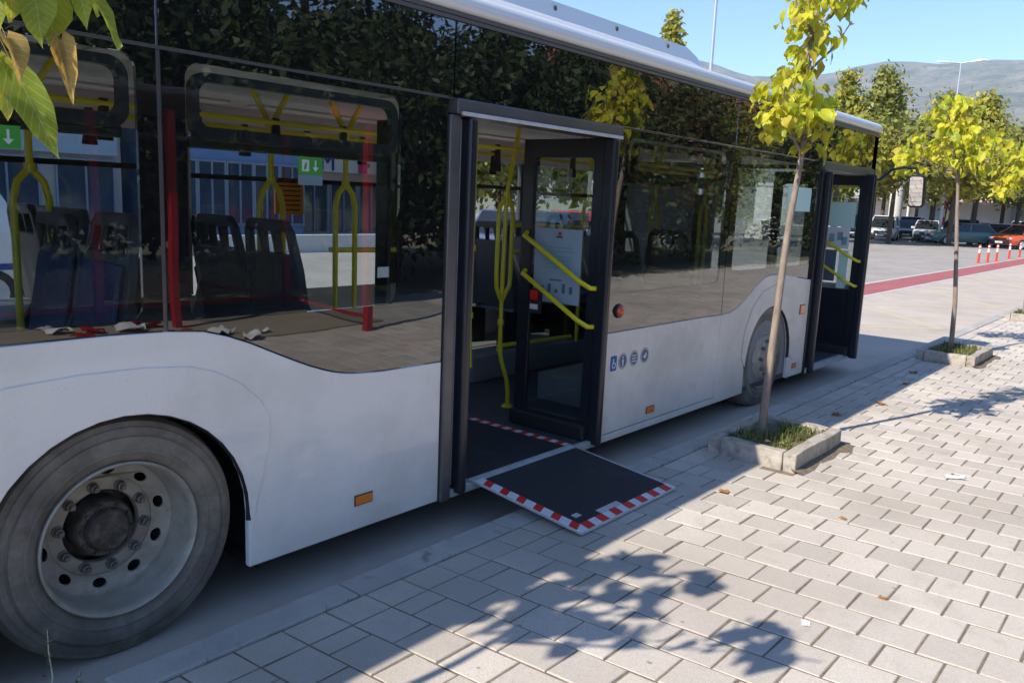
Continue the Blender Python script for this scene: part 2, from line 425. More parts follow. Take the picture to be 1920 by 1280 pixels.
LOC = {}
def wloc(o):
    return LOC.get(o.name, Vector((0, 0, 0)))
def obj(name, mb, m, parent=None, smooth=None, bev=0.0, origin=None, seg=2, **props):
    me = bpy.data.meshes.new(name)
    off = wloc(parent) if parent else Vector(origin or (0, 0, 0))
    me.from_pydata([(x - off.x, y - off.y, z - off.z) for x, y, z in mb.v], [], mb.f)
    me.validate()
    bm = bmesh.new(); bm.from_mesh(me)
    bmesh.ops.recalc_face_normals(bm, faces=bm.faces[:])
    if bev: bmesh.ops.dissolve_limit(bm, angle_limit=R(0.5), verts=bm.verts[:], edges=bm.edges[:])
    bm.to_mesh(me); bm.free()
    me.materials.append(MT[m] if isinstance(m, str) else m)
    o = bpy.data.objects.new(name, me)
    COL.objects.link(o)
    if parent: o.parent = parent
    else: o.location = off
    LOC[o.name] = Vector(off)
    if smooth:
        me.shade_smooth()
        me.set_sharp_from_angle(angle=R(smooth))
    if bev:
        b = o.modifiers.new('bevel', 'BEVEL'); b.width = bev; b.segments = seg; b.limit_method = 'ANGLE'; b.angle_limit = R(40)
    for k, v in props.items(): o[k] = v
    return o
def empty(name, loc, parent=None, **props):
    o = bpy.data.objects.new(name, None)
    COL.objects.link(o)
    o.empty_display_size = 0.1
    loc = Vector(loc)
    if parent:
        o.parent = parent; o.location = loc - wloc(parent)
    else: o.location = loc
    LOC[o.name] = loc
    for k, v in props.items(): o[k] = v
    return o
def inst(name, me, mw, parent=None, **props):
    """another object on shared mesh data; mw is its world matrix"""
    o = bpy.data.objects.new(name, me); COL.objects.link(o)
    if parent:
        o.parent = parent; o.matrix_local = Matrix.Translation(-wloc(parent)) @ mw
    else: o.matrix_local = mw
    for k, v in props.items(): o[k] = v
    return o
def copy_tree(o, loc, parent=None, **props):
    c = o.copy(); COL.objects.link(c)
    c.parent = parent
    if loc is not None:
        c.location = Vector(loc) - (wloc(parent) if parent else Vector((0, 0, 0)))
        LOC[c.name] = Vector(loc)
    for k, v in props.items(): c[k] = v
    for ch in o.children: copy_tree(ch, None, c)
    return c
def roundrect(x0, x1, z0, z1, r, n=6):
    p = []
    for cx, cz, a0 in ((x1 - r, z1 - r, 0), (x0 + r, z1 - r, 90), (x0 + r, z0 + r, 180), (x1 - r, z0 + r, 270)):
        for i in range(n + 1):
            a = R(a0 + 90 * i / n); p.append((cx + r * math.cos(a), cz + r * math.sin(a)))
    return p
def circle(cx, cz, r, n=24, rz=None):
    return [(cx + r * math.cos(2 * math.pi * i / n), cz + (rz or r) * math.sin(2 * math.pi * i / n)) for i in range(n)]

# ------------------------------------------------------------------ the setting: ground, road, bay, lane, kerb, pavement, hills
rng = random.Random(7)
obj('ground', MB().box(-6000, 6000, -6000, 6000, -1.0, -0.03), 'ground', kind='structure')
road = obj('road', MB().box(-60, 220, -0.28, 60, -0.6, 0.0), 'asphalt', kind='structure')
obj('bus_bay', MB().box(-9, 60, -0.285, 2.62, -0.1, 0.004), 'concrete_bay', kind='structure')
lane = obj('cycle_lane', MB().box(-50, 120, 2.74, 3.66, -0.1, 0.005), 'redlane', kind='structure')
for y0, y1 in ((2.62, 2.74), (3.66, 3.78)):
    obj('edge_line', MB().box(-50, 120, y0, y1, -0.1, 0.009), 'linewhite', lane)
def strip(a, b, w, z0, z1):
    a = Vector((*a, 0)); b = Vector((*b, 0)); d = (b - a).normalized(); n = Vector((-d.y, d.x, 0)) * w / 2
    mb = MB(); q = [a - n, b - n, b + n, a + n]
    mb.add([(p.x, p.y, z0) for p in q] + [(p.x, p.y, z1) for p in q], [(0, 3, 2, 1), (4, 5, 6, 7), (0, 1, 5, 4), (1, 2, 6, 5), (2, 3, 7, 6), (3, 0, 4, 7)])
    return mb
zz = [(11.2, 2.2), (13.5, 0.15), (15.8, 2.2), (18.3, 0.15), (21, 2.2), (24, 0.15), (27, 2.2), (31, 0.15)]
for k in range(len(zz) - 1):
    obj('yellow_line', strip(zz[k], zz[k + 1], 0.12, 0.0, 0.008 + 0.001 * (k % 2)), 'lineyellow', road)
for k in range(14):
    obj('lane_dash', strip((10 + k * 9, 9.4), (13 + k * 9, 9.4), 0.12, -0.05, 0.005), 'linewhite', road)

kerb = empty('kerb', (0, -0.37, 0), kind='structure')
x = -8.247
k = 0
while x < 60:
    o = obj('kerb_stone', MB().box(x + 0.004, x + 0.996, -0.453, -0.295 + rng.uniform(-0.003, 0.003), -0.2, 0.150 + rng.uniform(-0.003, 0.003)), 'kerb', kerb, bev=0.012)
    x += 1.0; k += 1

PL = [(3.76, 4.64, -1.14, -0.52), (9.05, 10.12, -1.15, -0.53), (14.6, 15.6, -1.15, -0.53), (-1.7, -0.8, -1.14, -0.52)]
pave = obj('pavement', MB().box(-9, 62, -7.4, -0.457, -0.3, 0.1455), 'joint', kind='structure')
PX, PY, SH = 0.2055, 0.2135, 0.08
def stone(w, l, sh, z0=0.12, h=0.15, c=0.0035):
    """top at h, corner at origin, goes to -Y by l"""
    def P(u, v, z): return (u * w - sh * v * -1 * 0 + sh * v * l, -v * l, z)
    iu, iv = c / w, c / l
    ring = lambda a, b, z: [P(a, b, z), P(a, 1 - b, z), P(1 - a, 1 - b, z), P(1 - a, b, z)]
    vs = ring(0, 0, z0) + ring(0, 0, h - c) + ring(iu, iv, h)
    fs = []
    for r in (0, 4):
        for i in range(4):
            j = (i + 1) % 4; fs.append((r + i, r + j, r + 4 + j, r + 4 + i))
    fs.append((8, 9, 10, 11))
    return vs, fs
GAP = 0.0085
stones = []
for i in range(-34, 88):
    xc = 0.567 + PX * i
    y = -0.466; row = 0
    seq = [0.156]
    if i % 2: seq.append(PY * 0.5)
    while y > -7.2:
        l = seq[row] if row < len(seq) else PY
        xx = xc + SH * (-0.46 - y)
        cx, cy = xx + PX / 2, y - l / 2
        if not any(a + 0.02 < cx < b - 0.02 and c + 0.02 < cy < d - 0.02 for a, b, c, d in PL):
            stones.append((xx, y, l, cx, cy))
        y -= l; row += 1
def near_key(s):
    dx, dy = s[3] + 1.355, s[4] + 2.963
    d = math.hypot(dx, dy); a = math.degrees(math.atan2(dy, dx))
    return d if (4 < a < 66 and d > 1.9) else 1e6
stones.sort(key=near_key)
protos = {}
rest = MB()
for n, (xx, y, l, cx, cy) in enumerate(stones):
    key = round(l, 3)
    dz = rng.uniform(-0.0025, 0.0015); rx, ry, rz = rng.gauss(0, 0.006), rng.gauss(0, 0.006), rng.gauss(0, 0.008)
    if n < 300:
        if key not in protos:
            vs, fs = stone(PX - GAP, l - GAP, SH)
            b = MB(); b.add([(p[0] - PX / 2, p[1] + l / 2, p[2]) for p in vs], fs)
            p0 = obj('paver', b, 'paver', pave)
            protos[key] = p0.data
            p0.matrix_local = Matrix.Translation((cx, cy, dz)) @ Matrix.Rotation(rz, 4, 'Z')
        else:
            inst('paver', protos[key], Matrix.Translation((cx, cy, dz)) @ Matrix.Rotation(rz, 4, 'Z') @ Matrix.Translation((0, 0, 0.15)) @ Matrix.Rotation(rx, 4, 'X') @ Matrix.Rotation(ry, 4, 'Y') @ Matrix.Translation((0, 0, -0.15)), pave)
    else:
        vs, fs = stone(PX - GAP, l - GAP, SH)
        rest.add([(p[0] + xx, p[1] + y, p[2] + dz + (p[1] + l / 2) * rx * 0.5 + (p[0] - PX / 2) * ry * 0.5) for p in vs], fs)
obj('paver_field', rest, 'paver', pave, kind='stuff')
def brickmat():
    m = bpy.data.materials.new('far_paving'); m.use_nodes = True
    N, L = m.node_tree.nodes, m.node_tree.links; b = N['Principled BSDF']; b.inputs['Roughness'].default_value = 0.9
    g = N.new('ShaderNodeNewGeometry'); mp = N.new('ShaderNodeMapping'); mp.inputs['Rotation'].default_value = (0, 0, R(90))
    L.new(g.outputs['Position'], mp.inputs[0])
    t = N.new('ShaderNodeTexBrick'); t.inputs['Scale'].default_value = 1.0
    t.inputs['Brick Width'].default_value = 0.2135; t.inputs['Row Height'].default_value = 0.2055; t.inputs['Mortar Size'].default_value = 0.005
    t.inputs['Color1'].default_value = (0.58, 0.54, 0.50, 1); t.inputs['Color2'].default_value = (0.54, 0.50, 0.46, 1); t.inputs['Mortar'].default_value = (0.17, 0.15, 0.12, 1)
    L.new(mp.outputs[0], t.inputs[0]); L.new(t.outputs[0], b.inputs['Base Color'])
    return m
MT['farpave'] = brickmat()
obj('far_paving', MB().box(18.9, 62, -7.4, -0.458, 0.05, 0.149), 'farpave', pave)
obj('verge', MB().box(-30, 80, -60, -7.4, -0.5, 0.12), 'ground', kind='structure')

# hills
def hills():
    mb = MB(); na, nr = 130, 46
    for j in range(nr):
        t = j / (nr - 1); r = 900 + 3300 * t
        for i in range(na):
            a = R(-45 + 190 * i / (na - 1))
            x, y = r * math.cos(a), r * math.sin(a)
            p = Vector((x * 0.0011, y * 0.0011, 0.3))
            h = noise.multi_fractal(p * 1.6, 1.0, 2.1, 6)
            ridge = 1 - abs(noise.noise(p * 2.3))
            env = max(0, (t - 0.06)) ** 1.15
            z = env * (680 + 150 * (h - 1) * (0.35 + 0.65 * (1 - t)) + 70 * ridge + 30 * math.sin(a * 9 + 1.5)) * (0.93 + 0.07 * math.cos((a - R(15)) * 2)) * 0.98
            mb.v.append((x, y, z - 1.5))
    for j in range(nr - 1):
        for i in range(na - 1):
            a = j * na + i; mb.f.append((a, a + 1, a + na + 1, a + na))
    return mb
hl = obj('hills', hills(), 'hill', smooth=60, kind='structure')

# ------------------------------------------------------------------ the bus
BUS = empty('city_bus', (2.6, 1.27, 0), label='white low-floor city bus with black glazed band, doors open and ramp folded out', category='bus')
XR, XF = -3.3, 8.55
def arch(cx, cz=0.45, r=0.515, z0=0.2, n=18):
    """points over a wheel opening, from the left foot to the right foot"""
    return [(cx - r, z0)] + [(cx + r * math.cos(R(180 - 180 * i / n)), cz + r * math.sin(R(180 - 180 * i / n))) for i in range(n + 1)] + [(cx + r, z0)]
curve = [(-0.392, 1.268), (-0.047, 1.270), (0.175, 1.264), (0.323, 1.250), (0.424, 1.222), (0.533, 1.180), (0.648, 1.126), (0.74, 1.084), (0.831, 1.045),
         (0.9, 1.02), (0.963, 1.0), (1.03, 0.986), (1.103, 0.976), (1.252, 0.966), (1.655, 0.962)]
low = [(XR, 0.24)] + [(-0.58, 0.2)] + arch(0)[0:] + [(1.655, 0.2)]
rear_panel = MB().panel(low + curve[::-1] + [(XR, 1.29)], d0=0.0, d1=0.035)
obj('rear_side_panel', rear_panel, 'white', BUS, bev=0.006)
# raised flare over the rear wheel
fl = [(-1.02, 0.62), (-0.86, 0.84), (-0.68, 1.01), (-0.5, 1.10), (-0.38, 1.13), (-0.15, 1.142), (0.08, 1.138), (0.268, 1.118), (0.37, 1.085), (0.476, 1.025), (0.57, 0.94), (0.62, 0.86), (0.615, 0.74), (0.58, 0.60), (0.545, 0.47), (0.530, 0.37)]
ar = [(0.517 * math.cos(R(a)), 0.45 + 0.517 * math.sin(R(a))) for a in range(-10, 191, 10)]
obj('wheel_arch_flare', MB().panel(fl[::-1] + [(-0.53, 0.40)] + ar[::-1][1:-1] , d0=-0.007, d1=-0.0005), 'white', BUS, bev=0.006, seg=3)
obj('arch_lip', MB().tube([(0.522 * math.cos(R(a)), 0.012, 0.45 + 0.522 * math.sin(R(a))) for a in range(-4, 185, 6)], 0.014, 6), 'rubber', BUS, smooth=40)
# middle and front side panels
curveF = [(3.2, 0.955), (4.597, 0.952), (4.9, 0.946)]
curveG = [(4.906, 0.946), (5.05, 0.952), (5.14, 0.965), (5.215, 0.987), (5.32, 1.03), (5.508, 1.126), (5.64, 1.185), (5.737, 1.218), (5.86, 1.233), (6.01, 1.232), (6.3, 1.205), (6.86, 1.145)]
obj('middle_side_panel', MB().panel([(3.2, 0.255), (4.9, 0.255)] + curveF[::-1], d0=0.0, d1=0.035), 'dusty_white', BUS, bev=0.005)
obj('sill_rail', MB().panel([(3.2, 0.198), (4.9, 0.198), (4.9, 0.248), (3.2, 0.248)], d0=0.002, d1=0.035), 'dusty_white', BUS, bev=0.005)
AF = 5.946
obj('front_side_panel', MB().panel([(4.906, 0.198)] + arch(AF, 0.44, 0.50) + [(6.86, 0.198)] + curveG[::-1], d0=0.0, d1=0.035), 'dusty_white', BUS, bev=0.006)
obj('arch_lip', MB().tube([(AF + 0.507 * math.cos(R(a)), 0.012, 0.44 + 0.507 * math.sin(R(a))) for a in range(-4, 185, 6)], 0.014, 6), 'rubber', BUS, smooth=40)
fl2 = [(AF + 0.505 * math.cos(R(a)), 0.44 + 0.505 * math.sin(R(a))) for a in range(180, -1, -10)]
obj('wheel_arch_flare', MB().panel(fl2 + [(6.56, 0.36), (6.62, 0.62), (6.56, 0.92), (6.30, 1.10), (6.0, 1.145), (5.72, 1.10), (5.50, 0.96), (5.38, 0.74), (5.36, 0.52)], d0=-0.009, d1=-0.0005), 'dusty_white', BUS, bev=0.008, seg=3)
# wheel housings (dark)
for cx in (0.0, AF):
    for y0, y1 in ((0.037, 0.85), (1.70, 2.51)):
        mb = MB(); n = 20; rr = 0.60
        pr = [(cx - rr, 0.16)] + [(cx + rr * math.cos(R(180 - 9 * i)), 0.45 + 0.58 * math.sin(R(180 - 9 * i))) for i in range(21)] + [(cx + rr, 0.16)]
        pi = [(cx - rr + .02, 0.16)] + [(cx + (rr - .02) * math.cos(R(180 - 9 * i)), 0.45 + 0.56 * math.sin(R(180 - 9 * i))) for i in range(21)] + [(cx + rr - .02, 0.16)]
        mb.panel(pr + pi[::-1], d0=y0, d1=y1)
        yb = y1 - 0.02 if y0 < 1 else y0
        mb.panel(pi, d0=yb, d1=yb + 0.02)
        obj('wheel_housing', mb, 'rubber', BUS)

# black glazing, near side
def window(x0, x1, zt, lower, hole, hop=None, gm='glass'):
    w = empty('window', ((x0 + x1) / 2, 0, 1.6), BUS)
    outer = lower + [(x1, zt), (x0, zt)]
    hr = roundrect(*hole, 0.06)
    obj('surround', MB().panel(outer, [hr], 0.001, 0.02), 'blackglass', w)
    obj('pane', MB().panel(roundrect(hole[0] + .001, hole[1] - .001, hole[2] + .001, hole[3] - .001, 0.06), (), 0.0025, 0.008), gm, w)
    if hop:
        a, b, c, d = hop
        obj('hopper_frame', MB().panel(roundrect(a, b, c, d, 0.07), [roundrect(a + .035, b - .035, c + .05, d - .035, 0.045)], 0.012, 0.05), 'black', w, bev=0.006)
        obj('hopper_bar', MB().box(a + .01, b - .01, 0.05, 0.075, c - 0.03, c + 0.012), 'black', w, bev=0.005)
    return w
ZB = 2.287
wA = window(-3.28, -1.56, ZB, [(-3.28, 1.30), (-1.56, 1.283)], (-3.18, -1.68, 1.35, 2.25), (-3.1, -1.76, 2.0, 2.235))
wB = window(-1.545, 0.163, ZB, [(-1.545, 1.283), (-0.392, 1.275), (-0.047, 1.276), (0.163, 1.270)], (-1.44, 0.09, 1.315, 2.262), (-1.36, 0.068, 2.0, 2.245))
lowC = [(0.181, 1.270)] + [(a, b + 0.006) for a, b in curve[3:]]
wC = window(0.181, 1.655, ZB, lowC, (0.272, 1.345, 1.29, 2.262), (0.30, 1.335, 1.985, 2.235))
lowD = [(3.2, 0.961), (4.597, 0.958), (4.9, 0.952)]
wD = window(3.2, 4.9, ZB, lowD, (3.34, 4.80, 1.22, 2.24), (3.44, 4.72, 1.98, 2.22), 'frontglass')
lowE = [(4.908, 0.952)] + [(a, b + 0.006) for a, b in curveG[1:]]
wE = window(4.908, 6.86, ZB, lowE, (5.02, 6.78, 1.30, 2.24), None, 'frontglass')
for x0, x1 in ((0.163, 0.181), (-1.56, -1.545)):
    obj('pillar_seal', MB().box(x0, x1, 0.006, 0.02, 1.26, 2.65), 'greymetal', BUS)
# upper black band
for x0, x1 in ((XR, -1.556), (-1.548, 0.168), (0.176, 1.690), (1.698, 4.90), (4.908, 6.86), (6.868, 8.5)):
    obj('cantrail_panel', MB().box(x0, x1, 0.001, 0.025, 2.297, 2.660), 'blackglass', BUS, bev=0.003)
obj('band_seam', MB().box(XR, 1.69, -0.002, 0.02, 2.2875, 2.2965), 'darkgrey', BUS)
for z0, z1, y in ((2.662, 2.682, -0.004), (2.684, 2.704, -0.007)):
    obj('roof_rail_trim', MB().box(XR, 8.5, y, 0.03, z0, z1), 'browntrim', BUS, bev=0.003)
# roof
prof = [(0.0, 2.706), (-0.022, 2.722), (-0.026, 2.752), (-0.012, 2.785), (0.03, 2.808), (0.09, 2.822), (0.3, 2.835), (1.275, 2.86)]
prof = prof + [(2.55 - a, b) for a, b in prof[:-1]][::-1]
prof = prof + [(2.5, 2.706), (2.5, 2.70), (0.06, 2.70), (0.06, 2.706)]
def xmap(u, v, d): return (d, u, v)
obj('roof', MB().panel(prof, (), XR, 8.52, xmap), 'roof', BUS, smooth=50)
pod = MB()
pp = [(0.20, 2.80), (0.26, 2.90), (0.31, 2.925), (0.345, 3.03), (0.46, 3.07), (2.05, 3.07), (2.15, 3.0), (2.19, 2.93), (2.25, 2.90), (2.33, 2.80)]
n = len(pp)
for i, (x, s) in enumerate(((-1.2, 1), (4.62, 1.0), (4.80, 0.78), (4.98, 0.30), (5.03, 0.02))):
    pod.v += [(x, a, 2.80 + (b - 2.80) * s) for a, b in pp]
for i in range(4):
    for k in range(n - 1): pod.f.append((i * n + k, i * n + k + 1, (i + 1) * n + k + 1, (i + 1) * n + k))
pod.f.append(tuple(range(n)))
rp = obj('roof_pod', pod, 'roof', BUS, smooth=35)
for x in (0.6, 1.4, 2.2, 2.9, 3.6, 4.3):
    obj('pod_bolt', MB().lathe([(0.0001, -0.006), (0.016, -0.006), (0.016, 0.02), (0.0001, 0.02)], (x, 0.33, 2.985), 'y', 10), 'darkgrey', rp)

# middle door portal
def portal(x0, x1, zt):
    obj('door_header', MB().box(x0, x1, -0.035, 0.16, zt - 0.075, zt), 'greymetal', BUS, bev=0.008)
    obj('door_header_lip', MB().box(x0 + 0.02, x1 - 0.02, -0.05, -0.036, zt - 0.082, zt - 0.062), 'alu', BUS, bev=0.003)
portal(1.69, 3.205, 2.294)
obj('door_post', MB().box(1.662, 1.735, -0.018, 0.14, 0.19, 2.216), 'greymetal', BUS, bev=0.01)
obj('door_post', MB().box(3.165, 3.198, -0.004, 0.14, 0.20, 2.216), 'black', BUS, bev=0.005)
def leaf_door(x, y0, y1, z0, z1, detail=True, side=-1, notice=None):
    """door leaf folded in square to the bus side; glazed in a black frame"""
    d = empty('door', (x, (y0 + y1) / 2, z0), BUS)
    ymap = lambda u, v, t: (t, u, v)
    obj('frame', MB().panel([(y0, z0), (y1, z0), (y1, z1), (y0, z1)], [roundrect(y0 + 0.15, y1 - 0.10, z0 + 0.13, z1 - 0.12, 0.04)], x - 0.018, x + 0.018, ymap), 'doorframe', d, bev=0.006)
    obj('edge_profile', MB().box(x - 0.03, x + 0.03, y0 - 0.012, y0 + 0.075, z0 - 0.02, z1), 'doorframe', d, bev=0.018, seg=3)
    obj('pane', MB().panel(roundrect(y0 + 0.149, y1 - 0.099, z0 + 0.129, z1 - 0.119, 0.04), (), x - 0.004, x + 0.004, ymap), 'doorglass', d)
    obj('foot_seal', MB().box(x - 0.075, x + 0.02, y0 + 0.08, y1, z0, z0 + 0.11), 'rubber', d, bev=0.02, seg=3)
    return d
dM = leaf_door(3.115, -0.045, 0.685, 0.235, 2.215)
def handrail(d, x, a, b):
    """yellow bar on the leaf from a=(y,z) down to b=(y,z)"""
    xo = x - 0.085
    h = obj('handrail', MB().tube([(x - 0.03, a[0] + 0.02, a[1] + 0.015), (xo, a[0], a[1]), (xo, b[0] + 0.07, b[1] + 0.035), (xo + 0.02, b[0], b[1]), (x - 0.02, b[0] - 0.01, b[1] - 0.003)], 0.0165, 12), 'yellow', d, smooth=50)
handrail(dM, 3.115, (0.60, 1.575), (0.045, 1.265))
handrail(dM, 3.115, (0.60, 1.315), (0.050, 1.012))
# notice, button, reflector rail on the middle leaf
nt_ = obj('notice', MB().box(3.106, 3.1105, 0.17, 0.56, 1.13, 1.63), 'bluepaper', dM)
def ybox(y0, y1, z0, z1, m, d, x0=3.103, x1=3.1058, nm='notice_print'): return obj(nm, MB().box(x0, x1, y0, y1, z0, z1), m, d)
ybox(0.34, 0.365, 1.585, 1.61, 'redbtn', dM); ybox(0.33, 0.38, 1.57, 1.578, 'ink', dM)
for k, (w, zz_) in enumerate(((0.22, 1.50), (0.26, 1.475), (0.20, 1.44), (0.25, 1.415), (0.17, 1.39), (0.23, 1.365))):
    ybox(0.365 - w / 2, 0.365 + w / 2, zz_, zz_ + 0.007, 'tealink', dM)
for yy, h in ((0.48, 0.05), (0.42, 0.07), (0.36, 0.03), (0.30, 0.08), (0.24, 0.06)):
    ybox(yy - 0.012, yy + 0.012, 1.20, 1.20 + h * .8, 'faintink', dM)
ybox(0.32, 0.42, 1.28, 1.29, 'faintink', dM)
bt = obj('emergency_box', MB().box(3.055, 3.09, 0.46, 0.55, 1.045, 1.215), 'black', dM, bev=0.006)
obj('emergency_button', MB().box(3.044, 3.054, 0.472, 0.538, 1.14, 1.205), 'redbtn', dM, bev=0.004)
obj('emergency_sticker', MB().box(3.050, 3.0535, 0.472, 0.538, 1.075, 1.11), 'paper', dM)
# left leaf, seen along its edge
dL = leaf_door(1.80, -0.04, 0.685, 0.235, 2.215)
obj('hinge_tube', MB().tube([(1.765, 0.03, 0.26), (1.765, 0.03, 2.2)], 0.016, 10), 'alu', dL, smooth=50)
# front door portal
obj('door_header', MB().box(6.84, 8.36, -0.035, 0.16, 2.215, 2.302), 'greymetal', BUS, bev=0.008)
obj('door_post', MB().box(6.868, 6.915, -0.012, 0.14, 0.19, 2.21), 'black', BUS, bev=0.008)
dF1 = leaf_door(6.965, -0.06, 0.52, 0.205, 2.20)
dF2 = leaf_door(8.13, -0.125, 0.46, 0.225, 2.235)
handrail(dF2, 8.13, (0.33, 1.50), (-0.055, 1.295))
handrail(dF2, 8.13, (0.33, 1.235), (-0.045, 1.02))
obj('notice', MB().box(8.115, 8.119, 0.04, 0.35, 1.66, 1.93), 'mint', dF2)
obj('notice', MB().box(8.115, 8.119, 0.08, 0.34, 1.42, 1.655), 'paper', dF2)
for yy, zc in ((0.27, 1.53), (0.18, 1.55), (0.13, 1.50)):
    obj('notice_print', MB().box(8.111, 8.1145, yy - 0.03, yy + 0.03, zc - 0.04, zc + 0.05), 'tealink', dF2)
obj('notice', MB().box(8.115, 8.119, 0.20, 0.36, 1.05, 1.40), 'slate', dF2)
obj('notice', MB().box(8.115, 8.119, 0.07, 0.17, 0.98, 1.40), 'mint', dF2)
obj('kick_panel', MB().box(8.122, 8.138, 0.02, 0.37, 0.345, 0.97), 'doorframe', dF2)

# ramp
RX0, RX1 = 1.925, 2.875
ramp = empty('ramp', (2.4, 0, 0.24), BUS)
FZ = 0.24
def ramp_pt(x, t, dz=0.0):
    """t: 0 at the hinge, 1 at the outer edge"""
    return (x, -0.012 - 0.748 * t, FZ + 0.012 - 0.083 * t + dz)
def ramp_quad(mb, xs, t0, t1, z0, z1, skew=0.0):
    a, b = xs
    q = [(a, t0), (b, t0), (b + skew, t1), (a + skew, t1)]
    mb.add([ramp_pt(x, t, z0) for x, t in q] + [ramp_pt(x, t, z1) for x, t in q], [(0, 3, 2, 1), (4, 5, 6, 7), (0, 1, 5, 4), (1, 2, 6, 5), (2, 3, 7, 6), (3, 0, 4, 7)])
    return mb
obj('outer_plate', ramp_quad(MB(), (RX0, RX1 + 0.02), 0, 1, -0.012, 0.0), 'alu', ramp)
obj('outer_mat', ramp_quad(MB(), (RX0 + 0.072, RX1 - 0.005), 0.035, 0.905, 0.0, 0.004), 'mat', ramp)
obj('side_tape', ramp_quad(MB(), (RX0 + 0.001, RX0 + 0.070), 0.015, 0.995, 0.0005, 0.003), 'white_tape', ramp)
obj('front_tape', ramp_quad(MB(), (RX0 + 0.071, RX1 + 0.018), 0.910, 0.997, 0.0005, 0.003), 'white_tape', ramp)
for k in range(6):
    t = 0.06 + k * 0.158
    mb = MB(); q = [(RX0 + 0.002, t + 0.035), (RX0 + 0.069, t), (RX0 + 0.069, t + 0.070), (RX0 + 0.002, t + 0.105)]
    mb.add([ramp_pt(x, tt, 0.003) for x, tt in q] + [ramp_pt(x, tt, 0.0048) for x, tt in q], [(0, 3, 2, 1), (4, 5, 6, 7), (0, 1, 5, 4), (1, 2, 6, 5), (2, 3, 7, 6), (3, 0, 4, 7)])
    obj('red_stripe', mb, 'red_tape', ramp)
for k in range(7):
    a = RX0 + 0.076 + k * 0.132
    obj('red_stripe', ramp_quad(MB(), (a, a + 0.066), 0.912, 0.995, 0.003, 0.0048, -0.012), 'red_tape', ramp)
obj('grip_slot', ramp_quad(MB(), (2.20, 2.40), 0.86, 0.909, 0.004, 0.0065), 'alu', ramp)
obj('lock_plate', ramp_quad(MB(), (2.035, 2.085), 0.80, 0.845, 0.004, 0.0062), 'alu', ramp)
obj('hinge_strip', MB().box(RX0 - 0.01, RX1 + 0.01, -0.010, 0.030, FZ + 0.002, FZ + 0.0145), 'alu', ramp, bev=0.003)
obj('inner_plate', MB().box(RX0 - 0.03, RX1 + 0.05, 0.031, 1.0, FZ + 0.001, FZ + 0.006), 'alu', ramp)
obj('inner_mat', MB().box(RX0 + 0.01, RX1 - 0.018, 0.034, 0.932, FZ + 0.0061, FZ + 0.010), 'mat', ramp)
for y0, y1, x0, x1, nn in ((0.06, 0.995, RX1 - 0.014, RX1 + 0.048, 9), (0.936, 0.996, RX0 - 0.02, RX1 - 0.016, 9)):
    obj('inner_tape', MB().box(x0, x1, y0, y1, FZ + 0.0061, FZ + 0.008), 'white_tape', ramp)
    for k in range(nn):
        if y1 - y0 > 0.2: c = (x0 + .001, x1 - .001, y0 + 0.02 + k * 0.102, y0 + 0.07 + k * 0.102)
        else: c = (x0 + 0.03 + k * 0.105, x0 + 0.082 + k * 0.105, y0 + .001, y1 - .001)
        obj('red_stripe', MB().box(*c, FZ + 0.008, FZ + 0.0095), 'red_tape', ramp)

# side lamps, stickers, button
def lamp(x, z, w, h, m='orange'):
    o = obj('side_marker', MB().box(x - w / 2, x + w / 2, -0.013, -0.0005, z - h / 2, z + h / 2), m, BUS, bev=0.004)
    obj('marker_base', MB().box(x - w / 2 - .006, x + w / 2 + .006, -0.004, -0.0005, z - h / 2 - .006, z + h / 2 + .006), 'darkgrey', BUS)
lamp(1.142, 0.349, 0.10, 0.042); lamp(3.847, 0.331, 0.10, 0.042); lamp(6.69, 0.86, 0.11, 0.085); lamp(6.62, 0.303, 0.09, 0.04)
obj('button_base', MB().lathe([(0.0001, -0.012), (0.046, -0.012), (0.050, 0.0), (0.0001, 0.0)], (3.335, 0, 1.10), 'y', 28), 'black', BUS)
obj('outside_button', MB().lathe([(0.0001, -0.038), (0.018, -0.036), (0.031, -0.026), (0.036, -0.012), (0.0001, -0.012)], (3.335, 0, 1.10), 'y', 28), 'redlens', BUS, smooth=50)
st = obj('access_sticker', MB().panel(roundrect(3.275, 3.352, 0.69, 0.795, 0.014), (), -0.002, -0.0004), 'blue', BUS)
obj('pictogram', MB().panel(circle(3.318, 0.728, 0.022, 18), [circle(3.318, 0.728, 0.014, 18)], -0.003, -0.0021), 'paper', st)
obj('pictogram', MB().panel([(3.305, 0.74), (3.312, 0.74), (3.316, 0.775), (3.304, 0.775)], (), -0.0032, -0.0021), 'paper', st)
for i, cx in enumerate((3.43, 3.575, 3.72)):
    s_ = obj('round_sticker', MB().panel(circle(cx, 0.745 + 0.003 * i, 0.056, 26), (), -0.002, -0.0004), 'slate', BUS)
    obj('sticker_rim', MB().panel(circle(cx, 0.745 + 0.003 * i, 0.052, 26), [circle(cx, 0.745 + 0.003 * i, 0.046, 26)], -0.0029, -0.0021), 'paper', s_)
    z = 0.745 + 0.003 * i
    if i == 0:
        obj('pictogram', MB().panel(circle(cx, z + 0.026, 0.008, 10), (), -0.003, -0.0021), 'paper', s_)
        obj('pictogram', MB().panel([(cx - .013, z + .012), (cx - .004, z - .038), (cx + .006, z - .038), (cx + .012, z + .012)], (), -0.003, -0.0021), 'paper', s_)
    elif i == 1:
        for a in (-0.02, 0.0, 0.02):
            obj('pictogram', MB().box(cx - .028, cx + .028, -0.003, -0.0021, z + a - .005, z + a + .004), 'paper', s_)
    else:
        obj('pictogram', MB().panel([(cx - .03, z - .005), (cx + .005, z - .025), (cx + .028, z), (cx + .01, z + .025), (cx - .005, z + .005)], (), -0.003, -0.0021), 'paper', s_)
